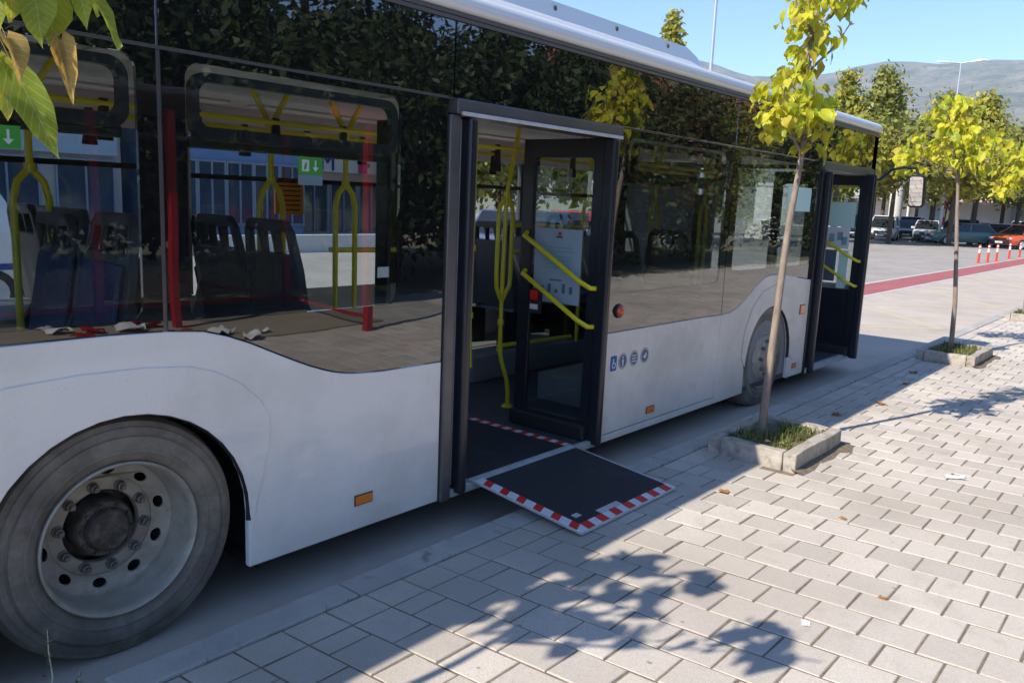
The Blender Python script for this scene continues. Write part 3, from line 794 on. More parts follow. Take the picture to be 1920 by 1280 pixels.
# panel joints are real gaps; dust lip under the skirt
for x0, x1 in ((0.54, 1.65), (3.2, 4.9)):
    obj('skirt_underside', MB().box(x0, x1, 0.04, 0.3, 0.205, 0.225), 'rubber', BUS)

# chassis, floor, far side, ends, ceiling
obj('floor', MB().box(0.75, 8.45, 0.036, 2.50, 0.20, FZ), 'floor', BUS)
obj('door_sill', MB().box(1.735, 3.165, -0.006, 0.0355, 0.195, FZ + 0.001), 'alu', BUS, bev=0.004)
obj('door_sill', MB().box(6.915, 8.25, -0.02, 0.0355, 0.185, FZ + 0.001), 'alu', BUS, bev=0.004)
obj('rear_platform', MB().box(XR + 0.05, 0.745, 0.86, 1.69, 0.30, 0.62), 'floor', BUS)
obj('rear_platform', MB().box(-3.2, -0.62, 0.04, 0.855, 0.30, 0.62), 'floor', BUS)
for y0, y1 in ((0.09, 0.98), (1.66, 2.48)):
    obj('seat_podium', MB().box(0.62, 1.56 if y0 < 1 else 3.2, y0, y1, 0.241, 0.52), 'intwall', BUS, bev=0.01)
    obj('seat_podium', MB().box(3.75 if y0 < 1 else 3.75, 6.6, y0 + 0.02, y1, 0.241, 0.46), 'intwall', BUS, bev=0.01)
    obj('arch_box', MB().box(-0.62, 0.61, y0 - 0.03, y1, 1.04, 1.10), 'intwall', BUS)
obj('inner_lining', MB().box(0.62, 1.65, 0.037, 0.06, 0.245, 0.93), 'intwall', BUS)
obj('inner_lining', MB().box(3.21, 6.85, 0.037, 0.06, 0.245, 0.93), 'intwall', BUS)
obj('underbody', MB().box(0.62, 5.3, 0.3, 2.3, 0.14, 0.1985), 'rubber', BUS)
obj('underbody', MB().box(6.6, 8.3, 0.3, 2.3, 0.14, 0.1985), 'rubber', BUS)
obj('underbody', MB().box(XR + .1, -0.65, 0.3, 2.3, 0.18, 0.29), 'rubber', BUS)
obj('ceiling', MB().box(XR + 0.05, 8.4, 0.05, 2.5, 2.345, 2.365), 'ceil', BUS)
obj('side_coving', MB().panel([(0.04, 2.29), (0.30, 2.343), (0.04, 2.343)], (), XR + 0.05, 1.68, xmap), 'ceil', BUS)
obj('side_coving', MB().panel([(2.51, 2.16), (2.25, 2.343), (2.51, 2.343)], (), XR + 0.05, 8.3, xmap), 'ceil', BUS)
for y in (0.62, 1.93):
    for k in range(7):
        obj('light_strip', MB().box(XR + 0.3 + k * 1.6, XR + 1.7 + k * 1.6, y - 0.07, y + 0.07, 2.330, 2.3445), 'lampwhite', BUS, bev=0.005)
fy = 2.515
obj('far_side_panel', MB().panel([(XR, 0.24), (-0.58, 0.2)] + arch(0) + arch(AF, 0.44, 0.5) + [(XF, 0.2), (XF, 1.02), (XR, 1.05)], d0=fy, d1=2.55), 'white', BUS)
obj('far_cantrail', MB().box(XR, 8.5, fy, 2.55, 2.16, 2.744), 'black', BUS)
edges = [-3.2, -1.62, -1.5, -0.12, 0.0, 1.33, 1.66, 3.50, 3.66, 5.28, 5.42, 6.98, 7.12, 8.42]
prev = XR
for k in range(0, len(edges), 2):
    a, b = edges[k], edges[k + 1]
    obj('far_pillar', MB().box(prev, a, fy - 0.015, 2.55, 1.03, 2.16), 'darkgrey', BUS, bev=0.006)
    obj('pillar_trim', MB().box(a - 0.016, a - 0.001, fy - 0.035, fy - 0.016, 1.05, 2.15), 'alu', BUS)
    w = empty('window', ((a + b) / 2, 2.53, 1.6), BUS)
    obj('pane', MB().box(a + .001, b - .001, 2.528, 2.534, 1.03, 2.159), 'farglass', w)
    obj('sash_bar', MB().box(a + .002, b - .002, fy - 0.01, 2.527, 1.86 if k % 4 else 1.9, 1.895 if k % 4 else 1.935), 'black', w)
    prev = b
obj('far_pillar', MB().box(prev, XF - .05, fy - 0.015, 2.55, 1.03, 2.16), 'darkgrey', BUS)
# rear end, front end
obj('rear_wall', MB().box(XR - 0.03, XR - 0.001, 0.0, 2.55, 0.3, 2.74), 'white', BUS, bev=0.02)
obj('front_corner', MB().panel([(8.36, 0.2), (8.5, 0.2), (8.56, 1.0), (8.5, 2.66), (8.36, 2.66)], (), 0.001, 0.06), 'blackglass', BUS, bev=0.006)
obj('front_panel', MB().box(8.47, 8.56, 0.062, 2.5, 0.2, 1.0), 'white', BUS, bev=0.03)
obj('windscreen', MB().panel([(0.10, 1.02), (2.45, 1.02), (2.43, 2.28), (0.12, 2.28)], (), 0, 0.008, lambda u, v, d: (8.52 + d - (v - 1.0) * 0.05, u, v)), 'farglass', BUS)
obj('destination_head', MB().box(8.38, 8.50, 0.07, 2.48, 2.30, 2.70), 'black', BUS, bev=0.02)
obj('dashboard', MB().box(8.0, 8.44, 0.9, 2.3, 0.24, 1.05), 'black', BUS, bev=0.04)
obj('driver_screen', MB().box(7.35, 7.38, 1.35, 2.45, 0.24, 1.95), 'intwall', BUS)
obj('driver_bulkhead', MB().box(7.2, 7.24, 1.55, 2.48, 0.24, 2.3), 'intwall', BUS)
for y in (0.35, 2.2):
    obj('headlight', MB().lathe([(0.0001, 0.03), (0.07, 0.025), (0.09, 0.0), (0.0001, 0.0)], (8.56, y, 0.55), 'x', 20), 'headlamp', BUS, smooth=50)
# mirror
def mmap(u, v, d): return (d - 0.20 * (v - 2.08) - 0.22 * (u + 0.4), u, v)
mr_ = obj('side_mirror', MB().panel(roundrect(-0.482, -0.318, 1.905, 2.262, 0.035), (), 8.70, 8.80, mmap), 'black', BUS, bev=0.02, seg=3)
obj('mirror_glass', MB().panel(roundrect(-0.465, -0.335, 1.925, 2.24, 0.025), (), 8.694, 8.699, mmap), 'mirror', mr_)
obj('mirror_arm', MB().tube([(8.45, 0.06, 2.16), (8.52, -0.06, 2.20), (8.62, -0.14, 2.31), (8.70, -0.24, 2.345), (8.76, -0.36, 2.34), (8.76, -0.40, 2.25)], 0.017, 10), 'black', BUS, smooth=50)
# interior poles
def pole(pts, r=0.0165, nm='grab_pole'): return obj(nm, MB().tube(pts, r, 10), 'yellow', BUS, smooth=50)
p = pole([(3.37, 0.97, FZ), (3.37, 0.97, 0.36), (3.355, 0.975, 0.46), (3.305, 0.99, 0.60), (3.29, 1.0, 0.70), (3.29, 1.0, 1.08), (3.30, 1.0, 1.84), (3.36, 1.0, 2.10), (3.42, 1.0, 2.344)])
obj('base_flange', MB().lathe([(0.0001, 0.02), (0.03, 0.02), (0.045, 0.004), (0.045, 0), (0.0001, 0)], (3.37, 0.97, FZ + 0.001), 'z', 20), 'yellow', p)
for s in (-1, 1):
    pole([(3.29, 1.0, 1.06), (3.29 + 0.03 * s, 1.0, 1.10), (3.30 + 0.075 * s, 1.0, 1.17), (3.30 + 0.08 * s, 1.0, 1.25), (3.30 + 0.08 * s, 1.0, 1.68), (3.30 + 0.07 * s, 1.0, 1.75), (3.30, 1.0, 1.84)])
pole([(2.955, 0.99, 0.60), (2.945, 1.0, 0.96), (2.95, 1.0, 2.344)])
pole([(2.95, 1.0, 0.92), (2.90, 1.2, 0.80), (2.86, 1.6, 0.72)])
pole([(3.29, 1.0, 0.72), (4.2, 1.0, 0.70)]); pole([(3.38, 1.0, 1.62), (4.4, 1.02, 1.60)]); pole([(3.37, 1.0, 1.42), (3.50, 1.0, 1.42)], 0.014)
for y in (1.0, 1.62):
    pole([(XR + 0.3, y, 2.165), (7.2, y, 2.165)], nm='ceiling_rail')
    for k in range(16):
        x = XR + 0.5 + k * 0.46 + (0.2 if y > 1.2 else 0)
        obj('strap', MB().panel([(x - .02, 2.19), (x + .02, 2.19), (x + .026, 2.09), (x + .04, 2.0), (x - .04, 2.0), (x - .026, 2.09)], (), y - 0.012, y + 0.012), 'black', BUS, bev=0.006)
for x in (-2.4, -0.7, 0.13, 1.375, 1.90, 4.5, 5.6, 6.6):
    pole([(x - 0.12, 1.1, 2.344), (x - 0.03, 1.1, 2.20), (x, 1.1, 2.10), (x, 1.1, 1.86)])
    pole([(x + 0.12, 1.1, 2.344), (x + 0.03, 1.1, 2.20), (x, 1.1, 2.10)])
    for s in (-1, 1):
        pole([(x, 1.1, 1.86), (x + 0.055 * s, 1.1, 1.80), (x + 0.075 * s, 1.1, 1.72), (x + 0.075 * s, 1.1, 0.62)])
pole([(1.8, 1.12, 1.46), (2.3, 1.12, 1.45), (2.95, 1.0, 1.46)])
for x, y, z in ((3.29, 1.0, 0.90), (3.29, 1.0, 0.70), (2.948, 1.0, 0.98), (2.95, 1.0, 1.46), (1.375, 1.1, 1.86), (1.90, 1.1, 1.86), (0.13, 1.1, 1.86), (3.30, 1.0, 1.84)):
    obj('pole_clamp', MB().lathe([(0.017, -0.022), (0.024, -0.02), (0.024, 0.02), (0.017, 0.022)], (x, y, z), 'z', 14), 'yellow', BUS, smooth=50)
# seats
def seat():
    s = empty('seat', (0, 0, 0), BUS)
    hw = 0.215
    out = [(-hw, 0.40), (hw, 0.40), (hw + 0.005, 0.9), (hw - 0.03, 1.10), (hw - 0.07, 1.15), (-hw + 0.07, 1.15), (-hw + 0.03, 1.10), (-hw - 0.005, 0.9)]
    hole = lambda a, b: [(a, 0.99), (b, 0.99), (b - 0.012, 1.095), (a + 0.012, 1.095)]
    def mp(u, v, d): return (d + -0.13 - (v - 0.4) * 0.16, u, v)
    obj('backrest', MB().panel(out, [hole(-0.165, -0.065), hole(-0.045, 0.045), hole(0.065, 0.165)], -0.022, 0.022, mp), 'seat', s, bev=0.012)
    obj('back_pad', MB().panel([(-0.19, 0.45), (0.19, 0.45), (0.18, 0.95), (-0.18, 0.95)], (), 0.0225, 0.045, mp), 'fabric', s, bev=0.015)
    obj('cushion', MB().box(-0.14, 0.30, -0.20, 0.20, 0.42, 0.47), 'fabric', s, bev=0.02)
    obj('seat_pan', MB().panel([(-0.15, 0.36), (0.30, 0.38), (0.33, 0.46), (0.30, 0.43), (-0.12, 0.41)], (), -0.215, 0.215), 'seat', s, bev=0.01)
    obj('side_wing', MB().panel([(-0.15, 0.38), (0.10, 0.40), (-0.10, 0.62), (-0.20, 0.80), (-0.22, 0.78)], (), 0.212, 0.232), 'seat', s, bev=0.008)
    obj('side_wing', MB().panel([(-0.15, 0.38), (0.10, 0.40), (-0.10, 0.62), (-0.20, 0.80), (-0.22, 0.78)], (), -0.232, -0.212), 'seat', s, bev=0.008)
    obj('pedestal', MB().box(-0.06, 0.16, -0.05, 0.05, 0.0, 0.37), 'black', s, bev=0.01)
    return s
s0 = seat()
spots = [(1.20, 0.50, 0.52), (1.20, 0.97, 0.52), (0.50, 0.52, 0.52), (0.42, 0.97, 0.52), (-1.35, 0.5, 0.62), (-1.35, 0.97, 0.62), (-2.2, 0.5, 0.62),
         (-0.2, 1.75, 0.62), (-0.2, 2.2, 0.62), (0.75, 1.85, 0.52), (0.75, 2.28, 0.52), (1.9, 2.28, 0.46), (4.35, 0.55, 0.46), (4.35, 1.85, 0.46), (4.35, 2.28, 0.46), (5.15, 0.55, 0.46), (5.15, 1.85, 0.46), (5.15, 2.28, 0.46), (6.3, 2.28, 0.46)]
for i, (x, y, z) in enumerate(spots):
    if i == 0: s0.location = Vector((x, y, z)) - wloc(BUS)
    else: copy_tree(s0, (x, y, z), BUS)
for x, y, z in ((-0.02, 0.5, 0.54), (-0.02, 0.95, 0.54)):
    c = copy_tree(s0, (x, y, z), BUS); c.rotation_euler.z = math.pi
obj('seat_divider', MB().panel([(0.95, 1.1), (1.62, 1.1), (1.55, 1.30), (1.30, 1.34), (1.0, 1.30)], (), 1.22, 1.235), 'intwall', BUS)
# stickers on glass
def exit_sign(w, x0, z0, full=True):
    e = obj('exit_sticker', MB().box(x0, x0 + 0.125, 0.0085, 0.0105, z0, z0 + 0.072), 'green', w)
    ax = x0 + 0.088
    obj('arrow', MB().panel([(ax - .004, z0 + .06), (ax - .004, z0 + .03), (ax - .016, z0 + .03), (ax, z0 + .012), (ax + .016, z0 + .03), (ax + .004, z0 + .03), (ax + .004, z0 + .06)], (), 0.0078, 0.0084), 'paper', w)
    obj('door_symbol', MB().panel([(x0 + .018, z0 + .012), (x0 + .055, z0 + .012), (x0 + .055, z0 + .060), (x0 + .018, z0 + .060)], [[(x0 + .026, z0 + .012 + .004), (x0 + .040, z0 + .022), (x0 + .045, z0 + .052), (x0 + .033, z0 + .045)]], 0.0078, 0.0084), 'paper', w)
exit_sign(wC, 0.775, 1.88); exit_sign(wB, -0.415, 1.905)
obj('notice', MB().box(0.775, 0.90, 0.0085, 0.0105, 1.835, 1.878), 'bluepaper', wC)
obj('orange_notice', MB().box(2.36, 2.62, 2.515, 2.52, 1.62, 1.88), 'orange_notice', BUS)
for k in range(6):
    obj('notice_line', MB().box(2.39, 2.59, 2.511, 2.5145, 1.65 + k * 0.036, 1.66 + k * 0.036), 'ink', BUS)
obj('notice', MB().box(6.05, 6.62, -0.003, -0.0005, 1.81, 2.03), 'mint', wE)
obj('notice', MB().box(5.55, 5.72, 0.009, 0.012, 1.50, 1.72), 'bluepaper', wE)
obj('notice', MB().box(1.22, 1.29, 0.009, 0.012, 1.42, 1.47), 'paper', wC)

# wheels
def tyre_profile(y):
    return [(0.292, y + 0.05), (0.30, y + 0.028), (0.325, y + 0.012), (0.340, y + 0.006), (0.343, y + 0.002), (0.350, y + 0.002), (0.353, y + 0.005), (0.378, y + 0.0), (0.402, y + 0.002), (0.405, y + 0.010), (0.412, y + 0.010), (0.414, y + 0.006), (0.436, y + 0.012), (0.440, y + 0.018), (0.458, y + 0.024), (0.472, y + 0.05), (0.479, y + 0.075),
            (0.479, y + 0.10), (0.468, y + 0.102), (0.468, y + 0.11), (0.480, y + 0.112), (0.480, y + 0.15), (0.468, y + 0.152), (0.468, y + 0.16), (0.480, y + 0.162), (0.479, y + 0.22), (0.455, y + 0.26), (0.40, y + 0.28), (0.292, y + 0.25)]
def wheel(cx, rear):
    cz = 0.472; y0 = 0.03
    w = empty('wheel', (cx, y0, cz), BUS)
    obj('tyre', MB().lathe(tyre_profile(y0), (cx, 0, cz), 'y', 96), 'tyre', w, smooth=35)
    if rear:
        obj('inner_tyre', MB().lathe(tyre_profile(y0 + 0.32), (cx, 0, cz), 'y', 48), 'tyre', w, smooth=35)
        obj('rim', MB().lathe([(0.291, 0.085), (0.303, 0.052), (0.303, 0.040), (0.297, 0.035), (0.290, 0.042), (0.284, 0.070), (0.280, 0.13), (0.272, 0.185), (0.262, 0.205), (0.270, 0.24), (0.29, 0.25)], (cx, 0, cz), 'y', 72), 'rim', w, smooth=40)
        holes = []
        for k in range(10):
            a = R(36 * k + 12); c, s = math.cos(a), math.sin(a); h = []
            for i in range(16):
                t = 2 * math.pi * i / 16; u = 0.229 + 0.018 * math.cos(t); v = 0.028 * math.sin(t)
                h.append((cx + u * c - v * s, cz + u * s + v * c))
            holes.append(h)
        rr = lambda u, v: math.hypot(u - cx, v - cz)
        dm = lambda u, v, d: (u, d - 0.040 * min(1, max(0, (rr(u, v) - 0.19) / 0.075)), v)
        obj('disc', MB().panel(circle(cx, cz, 0.268, 60), holes + [circle(cx, cz, 0.200, 50)], 0.232, 0.242, dm), 'rim', w)
        obj('disc_flange', MB().lathe([(0.203, 0.236), (0.198, 0.229), (0.185, 0.227), (0.150, 0.227), (0.146, 0.232), (0.146, 0.26)], (cx, 0, cz), 'y', 60), 'rim', w, smooth=40)
        obj('hub', MB().lathe([(0.150, 0.30), (0.118, 0.295), (0.114, 0.20), (0.106, 0.188), (0.088, 0.186), (0.084, 0.168), (0.076, 0.160), (0.0001, 0.157)], (cx, 0, cz), 'y', 48), 'hub', w, smooth=35)
        for k in range(10):
            a = R(36 * k - 8); x, z = cx + 0.098 * math.cos(a), cz + 0.098 * math.sin(a)
            obj('hub_bolt', MB().lathe([(0.0001, 0.176), (0.008, 0.176), (0.008, 0.188), (0.0001, 0.188)], (x, 0, z), 'y', 6), 'hub', w)
        for k in range(10):
            a = R(36 * k - 8); x, z = cx + 0.168 * math.cos(a), cz + 0.168 * math.sin(a)
            obj('wheel_nut', MB().lathe([(0.0001, 0.180), (0.010, 0.180), (0.011, 0.194), (0.017, 0.196), (0.017, 0.217), (0.022, 0.219), (0.022, 0.2265), (0.0001, 0.2265)], (x, 0, z), 'y', 8), 'nut', w)
    else:
        obj('rim', MB().lathe([(0.291, 0.085), (0.302, 0.052), (0.302, 0.040), (0.296, 0.036), (0.288, 0.048), (0.28, 0.085), (0.265, 0.10)], (cx, 0, cz), 'y', 60), 'rim', w, smooth=40)
        holes = []
        for k in range(10):
            a = R(36 * k + 12); c, s = math.cos(a), math.sin(a); h = []
            for i in range(12):
                t = 2 * math.pi * i / 12; u = 0.238 + 0.017 * math.cos(t); v = 0.024 * math.sin(t)
                h.append((cx + u * c - v * s, cz + u * s + v * c))
            holes.append(h)
        rr = lambda u, v: math.hypot(u - cx, v - cz)
        obj('disc', MB().panel(circle(cx, cz, 0.274, 50), holes + [circle(cx, cz, 0.196, 50)], 0.070, 0.080, lambda u, v, d: (u, d - 0.06 * (0.274 - rr(u, v)) / 0.078, v)), 'rim', w)
        obj('hub', MB().lathe([(0.197, 0.012), (0.190, 0.0), (0.13, -0.004), (0.12, -0.02), (0.085, -0.03), (0.07, -0.055), (0.0001, -0.06)], (cx, 0, cz), 'y', 48), 'rim', w, smooth=35)
        for k in range(10):
            a = R(36 * k); x, z = cx + 0.162 * math.cos(a), cz + 0.162 * math.sin(a)
            obj('wheel_nut', MB().lathe([(0.0001, -0.04), (0.012, -0.04), (0.017, -0.025), (0.017, -0.003), (0.0001, -0.003)], (x, 0, z), 'y', 8), 'nut', w)
wheel(0.0, True); wheel(5.93, False)
for cx in (0.0, 5.93):
    w = empty('wheel', (cx, 2.5, 0.472), BUS)
    obj('tyre', MB().lathe([(r, 2.52 - (y - 0.03)) for r, y in tyre_profile(0.03)], (cx, 0, 0.472), 'y', 40), 'tyre', w, smooth=35)
    obj('rim', MB().lathe([(0.30, 2.49), (0.27, 2.45), (0.2, 2.40), (0.1, 2.42), (0.0001, 2.42)], (cx, 0, 0.472), 'y', 30), 'rim', w, smooth=35)

# ------------------------------------------------------------------ young street trees in concrete planters
def leaf_mesh(name, m, fold=0.22, droop=0.28, tw=0.0):
    ts = [0, 0.10, 0.28, 0.5, 0.7, 0.87, 1.0]; ws = [0.16, 0.37, 0.43, 0.37, 0.25, 0.10, 0.0]
    mb = MB()
    for t, w in zip(ts, ws):
        x0 = t - (0.06 if t == 0 else 0)
        zc = -droop * t * t
        for s in (-1, -0.5, 0, 0.5, 1):
            xx = x0 - (0.08 if t < 0.05 and abs(s) == 1 else 0) + (0.10 if t == 0 and s == 0 else 0)
            ragged = 1 + (0.12 * math.sin(t * 23 + tw * 5 + s * 2) if abs(s) == 1 else 0)
            mb.v.append((xx, s * w * ragged, zc + abs(s) * w * fold * (1 if abs(s) < 0.8 else 0.8) + 0.03 * math.sin(t * 9 + s * 4 + tw) + tw * 0.1 * s * t))
    for i in range(6):
        for k in range(4):
            a = i * 5 + k; mb.f.append((a, a + 1, a + 6, a + 5))
    mb.tube([(-0.42, 0.0, 0.10), (-0.2, 0.0, 0.07), (0.05, 0, 0.0)], 0.010, 3, False)
    o = obj(name, mb, m, smooth=180)
    me = o.data; bpy.data.objects.remove(o)
    return me
LEAF = [leaf_mesh('leaf', 'leaf', 0.18, 0.25, 0), leaf_mesh('leaf', 'leaf', 0.3, 0.45, 1.3), leaf_mesh('leaf', 'leaf', 0.1, 0.1, 2.2), leaf_mesh('leaf', 'leaf', 0.5, 0.5, 0.7)]
LEAFN = [leaf_mesh('leaf', 'leaf_near', 0.16, 0.2, 0.3), leaf_mesh('leaf', 'leaf_near', 0.3, 0.35, 1.3)]
LEAFB = [leaf_mesh('leaf', 'leaf_brown', 1.0, 0.3, 1.9), leaf_mesh('leaf', 'leaf_brown', 0.8, 0.5, 0.4)]
def orient(p, d, n, s):
    x = Vector(d).normalized(); n = Vector(n); z = (n - x * n.dot(x))
    z = z.normalized() if z.length > 1e-4 else x.orthogonal().normalized()
    y = z.cross(x)
    return Matrix(((x.x, y.x, z.x, p[0]), (x.y, y.y, z.y, p[1]), (x.z, y.z, z.z, p[2]), (0, 0, 0, 1))) @ Matrix.Scale(s, 4)
def place_leaf(tree, rg, p, out, size, meshes=LEAF, down=0.8):
    d = Vector((out.x * 0.55 + rg.gauss(0, 0.35), out.y * 0.55 + rg.gauss(0, 0.35), -down + rg.gauss(0, 0.25)))
    n = Vector((out.x + rg.gauss(0, 0.5), out.y + rg.gauss(0, 0.5), 0.7 + rg.gauss(0, 0.3)))
    inst('leaf', rg.choice(meshes), orient(p, d, n, size), tree)

def planter(x0, x1, y0, y1, label, seed, h=0.27):
    rg = random.Random(seed); T = 0.085
    P = empty('tree_planter', ((x0 + x1) / 2, (y0 + y1) / 2, 0.15), label=label, category='planter', group='concrete tree planters along the kerb')
    def slab(a, b, c, d):
        mb = MB(); n = 6
        along_x = (b - a) > (d - c)
        for i in range(n + 1):
            t = i / n; j = lambda: rg.uniform(-0.006, 0.006)
            if along_x:
                x = a + (b - a) * t
                ring = [(x, c + j(), 0.13), (x, d + j(), 0.13), (x, d + j(), h + j()), (x, c + j(), h + j())]
            else:
                y = c + (d - c) * t
                ring = [(a + j(), y, 0.13), (b + j(), y, 0.13), (b + j(), y, h + j()), (a + j(), y, h + j())]
            mb.v += ring
        for i in range(n):
            for k in range(4):
                k2 = (k + 1) % 4; mb.f.append((i * 4 + k, i * 4 + k2, i * 4 + 4 + k2, i * 4 + 4 + k))
        mb.f += [(0, 1, 2, 3), tuple(n * 4 + q for q in (3, 2, 1, 0))]
        return obj('planter_slab', mb, 'planter', P, bev=0.008)
    xm = x0 + (x1 - x0) * 0.56
    slab(x0, x0 + T, y0 + T + .004, y1 - T - .004); slab(x1 - T, x1, y0 + T + .004, y1 - T - .004)
    slab(x0, x1, y0, y0 + T)
    slab(x0, x1, y1 - T, y1)
    mb = MB(); n = 9
    for i in range(n + 1):
        for j in range(n + 1):
            mb.v.append((x0 + T * .6 + (x1 - x0 - T * 1.2) * i / n, y0 + T * .6 + (y1 - y0 - T * 1.2) * j / n, h - 0.045 + rg.uniform(-0.012, 0.016)))
    for i in range(n):
        for j in range(n): a = i * (n + 1) + j; mb.f.append((a, a + n + 1, a + n + 2, a + 1))
    obj('soil', mb, 'soil', P, smooth=60)
    mb = MB()
    for k in range(620):
        x = rg.uniform(x0 + T, x1 - T); y = rg.uniform(y0 + T, y1 - T)
        if noise.noise(Vector((x * 4, y * 4, seed))) < -0.15: continue
        L_ = rg.uniform(0.03, 0.10); a = rg.uniform(0, 6.28); b = rg.gauss(0, 0.5)
        w = 0.004; dx, dy = math.cos(a), math.sin(a); z = h - 0.05
        tip = (x + dx * L_ * b, y + dy * L_ * b, z + L_); mid = (x + dx * L_ * b * .35, y + dy * L_ * b * .35, z + L_ * .6)
        px, py = -dy * w, dx * w
        mb.add([(x - px, y - py, z), (x + px, y + py, z), (mid[0] + px * .8, mid[1] + py * .8, mid[2]), (mid[0] - px * .8, mid[1] - py * .8, mid[2]), tip], [(0, 1, 2, 3), (3, 2, 4)])
    for k in range(60):
        x = rg.uniform(x0 + T, x1 - T); y = rg.uniform(y0 + T, y1 - T); s = rg.uniform(0.012, 0.03); a = rg.uniform(0, 6.28); z = h - 0.03 + rg.uniform(0, 0.03)
        c, s_ = math.cos(a) * s, math.sin(a) * s
        mb.add([(x - c, y - s_, z), (x + s_, y - c, z + .01), (x + c, y + s_, z), (x - s_, y + c, z + .012)], [(0, 1, 2, 3)])
    obj('grass', mb, 'grass', P, kind='stuff')
    # washed-out soil along the foot
    mb = MB(); N_ = 40
    for k in range(N_ + 1):
        t = k / N_
        if t < 0.5: bx, by, ox, oy = x0 - .02 + (x1 - x0 + .02) * t * 2, y0, 0, -1
        else: bx, by, ox, oy = x1, y0 + (y1 - y0) * (t - .5) * 2, 1, 0
        w = 0.05 + 0.05 * (noise.noise(Vector((t * 7, seed, 0))) + 0.6) + (0.05 if 0.4 < t < 0.6 else 0)
        if abs(t - .5) < .03: ox, oy = .7, -.7
        mb.v += [(bx - ox * .02, by - oy * .02, 0.175), (bx + ox * w * .5, by + oy * w * .5, 0.160), (bx + ox * w, by + oy * w, 0.146)]
    for k in range(N_):
        for i in range(2): a = k * 3 + i; mb.f.append((a, a + 1, a + 4, a + 3))
    obj('soil_spill', mb, 'soil', P, smooth=60)
    return P

def street_tree(name, label, trunk, branches, clusters, seed, size=0.17, r0=0.030, nmax=290, meshes=LEAF, extra=0.0):
    """trunk: points; branches: lists of points; clusters: (x, y, z, rx, ry, rz, count)"""
    rg = random.Random(seed)
    T = empty(name, trunk[0], label=label, category='tree', group='young street trees along the kerb')
    n = len(trunk)
    mb = MB().tube(trunk, [r0 * (1 - 0.62 * i / (n - 1)) for i in range(n)], 12)
    obj('trunk', mb, 'bark', T, smooth=50)
    for b in branches:
        obj('branch', MB().tube(b, [0.012 * (1 - 0.7 * i / (len(b) - 1)) for i in range(len(b))], 7), 'bark', T, smooth=50)
    count = 0
    for (x, y, z, rx, ry, rz, c) in clusters:
        for k in range(c):
            if count >= nmax: break
            v = Vector((rg.gauss(0, 1), rg.gauss(0, 1), rg.gauss(0, 1))).normalized() * (rg.random() ** 0.5)
            p = (x + v.x * rx, y + v.y * ry, z + v.z * rz)
            out = Vector((v.x * rx, v.y * ry, 0)); out = out.normalized() if out.length > 1e-4 else Vector((1, 0, 0))
            place_leaf(T, rg, p, out, size * rg.uniform(0.65, 1.2), meshes)
            count += 1
    if extra:
        mb = MB(); tw = MB()
        src = [([tuple(v.co) for v in m_.vertices], [tuple(f.vertices) for f in m_.polygons]) for m_ in meshes]
        for (x, y, z, rx, ry, rz, c) in clusters:
            for k in range(max(4, c // 5)):
                v = Vector((rg.gauss(0, 1), rg.gauss(0, 1), rg.gauss(0, 1))).normalized() * rg.uniform(.5, 1.05)
                ax = min(trunk, key=lambda q: abs(q[2] - (z - rz * .6)))
                tw.tube(wig((ax[0], ax[1], z - rz * .6), (x + v.x * rx, y + v.y * ry, z + v.z * rz), 4, .018, rg.randrange(10 ** 6)), [.006, .005, .004, .003, .002], 5)
            for k in range(int(c * extra)):
                v = Vector((rg.gauss(0, 1), rg.gauss(0, 1), rg.gauss(0, 1))).normalized() * (rg.random() ** 0.45) * 1.08
                p = (x + v.x * rx, y + v.y * ry, z + v.z * rz)
                d = Vector((v.x + rg.gauss(0, .5), v.y + rg.gauss(0, .5), -0.7 + rg.gauss(0, .4)))
                mx = orient(p, d, Vector((v.x + rg.gauss(0, .5), v.y + rg.gauss(0, .5), .6)), size * rg.uniform(.4, .75))
                vs_, fs_ = rg.choice(src)
                mb.add([tuple(mx @ Vector(q)) for q in vs_], fs_)
        obj('small_leaves', mb, 'leaf', T, kind='stuff')
        obj('twigs', tw, 'bark', T, kind='stuff', smooth=50)
    return T
def wig(a, b, n, amp, seed):
    rg = random.Random(seed); a, b = Vector(a), Vector(b); out = []
    for i in range(n + 1):
        t = i / n; p = a.lerp(b, t)
        if 0 < i < n: p += Vector((rg.gauss(0, amp), rg.gauss(0, amp), rg.gauss(0, amp)))
        out.append(tuple(p))
    return out
planter(*PL[0], 'weathered concrete planter with grass around a thin tree, beside the bus between its doors', 3)
planter(*PL[1], 'concrete planter with a little grass, set on the pavement ahead of the bus', 5)
planter(*PL[2], 'concrete planter at the far end of the pavement, overgrown with grass', 8)
planter(*PL[3], 'concrete planter by the rear wheel of the bus', 9)
t1 = [(4.20, -0.72, 0.20), (4.205, -0.72, 0.45), (4.235, -0.72, 0.8), (4.265, -0.72, 1.1), (4.295, -0.72, 1.5), (4.33, -0.72, 1.75), (4.40, -0.72, 2.05), (4.44, -0.72, 2.3), (4.37, -0.73, 2.5), (4.33, -0.73, 2.75), (4.37, -0.73, 3.0), (4.44, -0.73, 3.2), (4.46, -0.73, 3.6)]
br1 = [wig((4.42, -.72, 2.2), (4.05, -.68, 2.62), 4, .02, 1), wig((4.42, -.72, 2.3), (4.75, -.85, 2.6), 4, .02, 2), wig((4.33, -.73, 2.7), (4.62, -.9, 3.1), 4, .02, 3), wig((4.37, -.73, 3.0), (4.15, -.6, 3.3), 4, .02, 4), wig((4.4, -.73, 3.0), (4.85, -.8, 3.35), 4, .02, 5)]
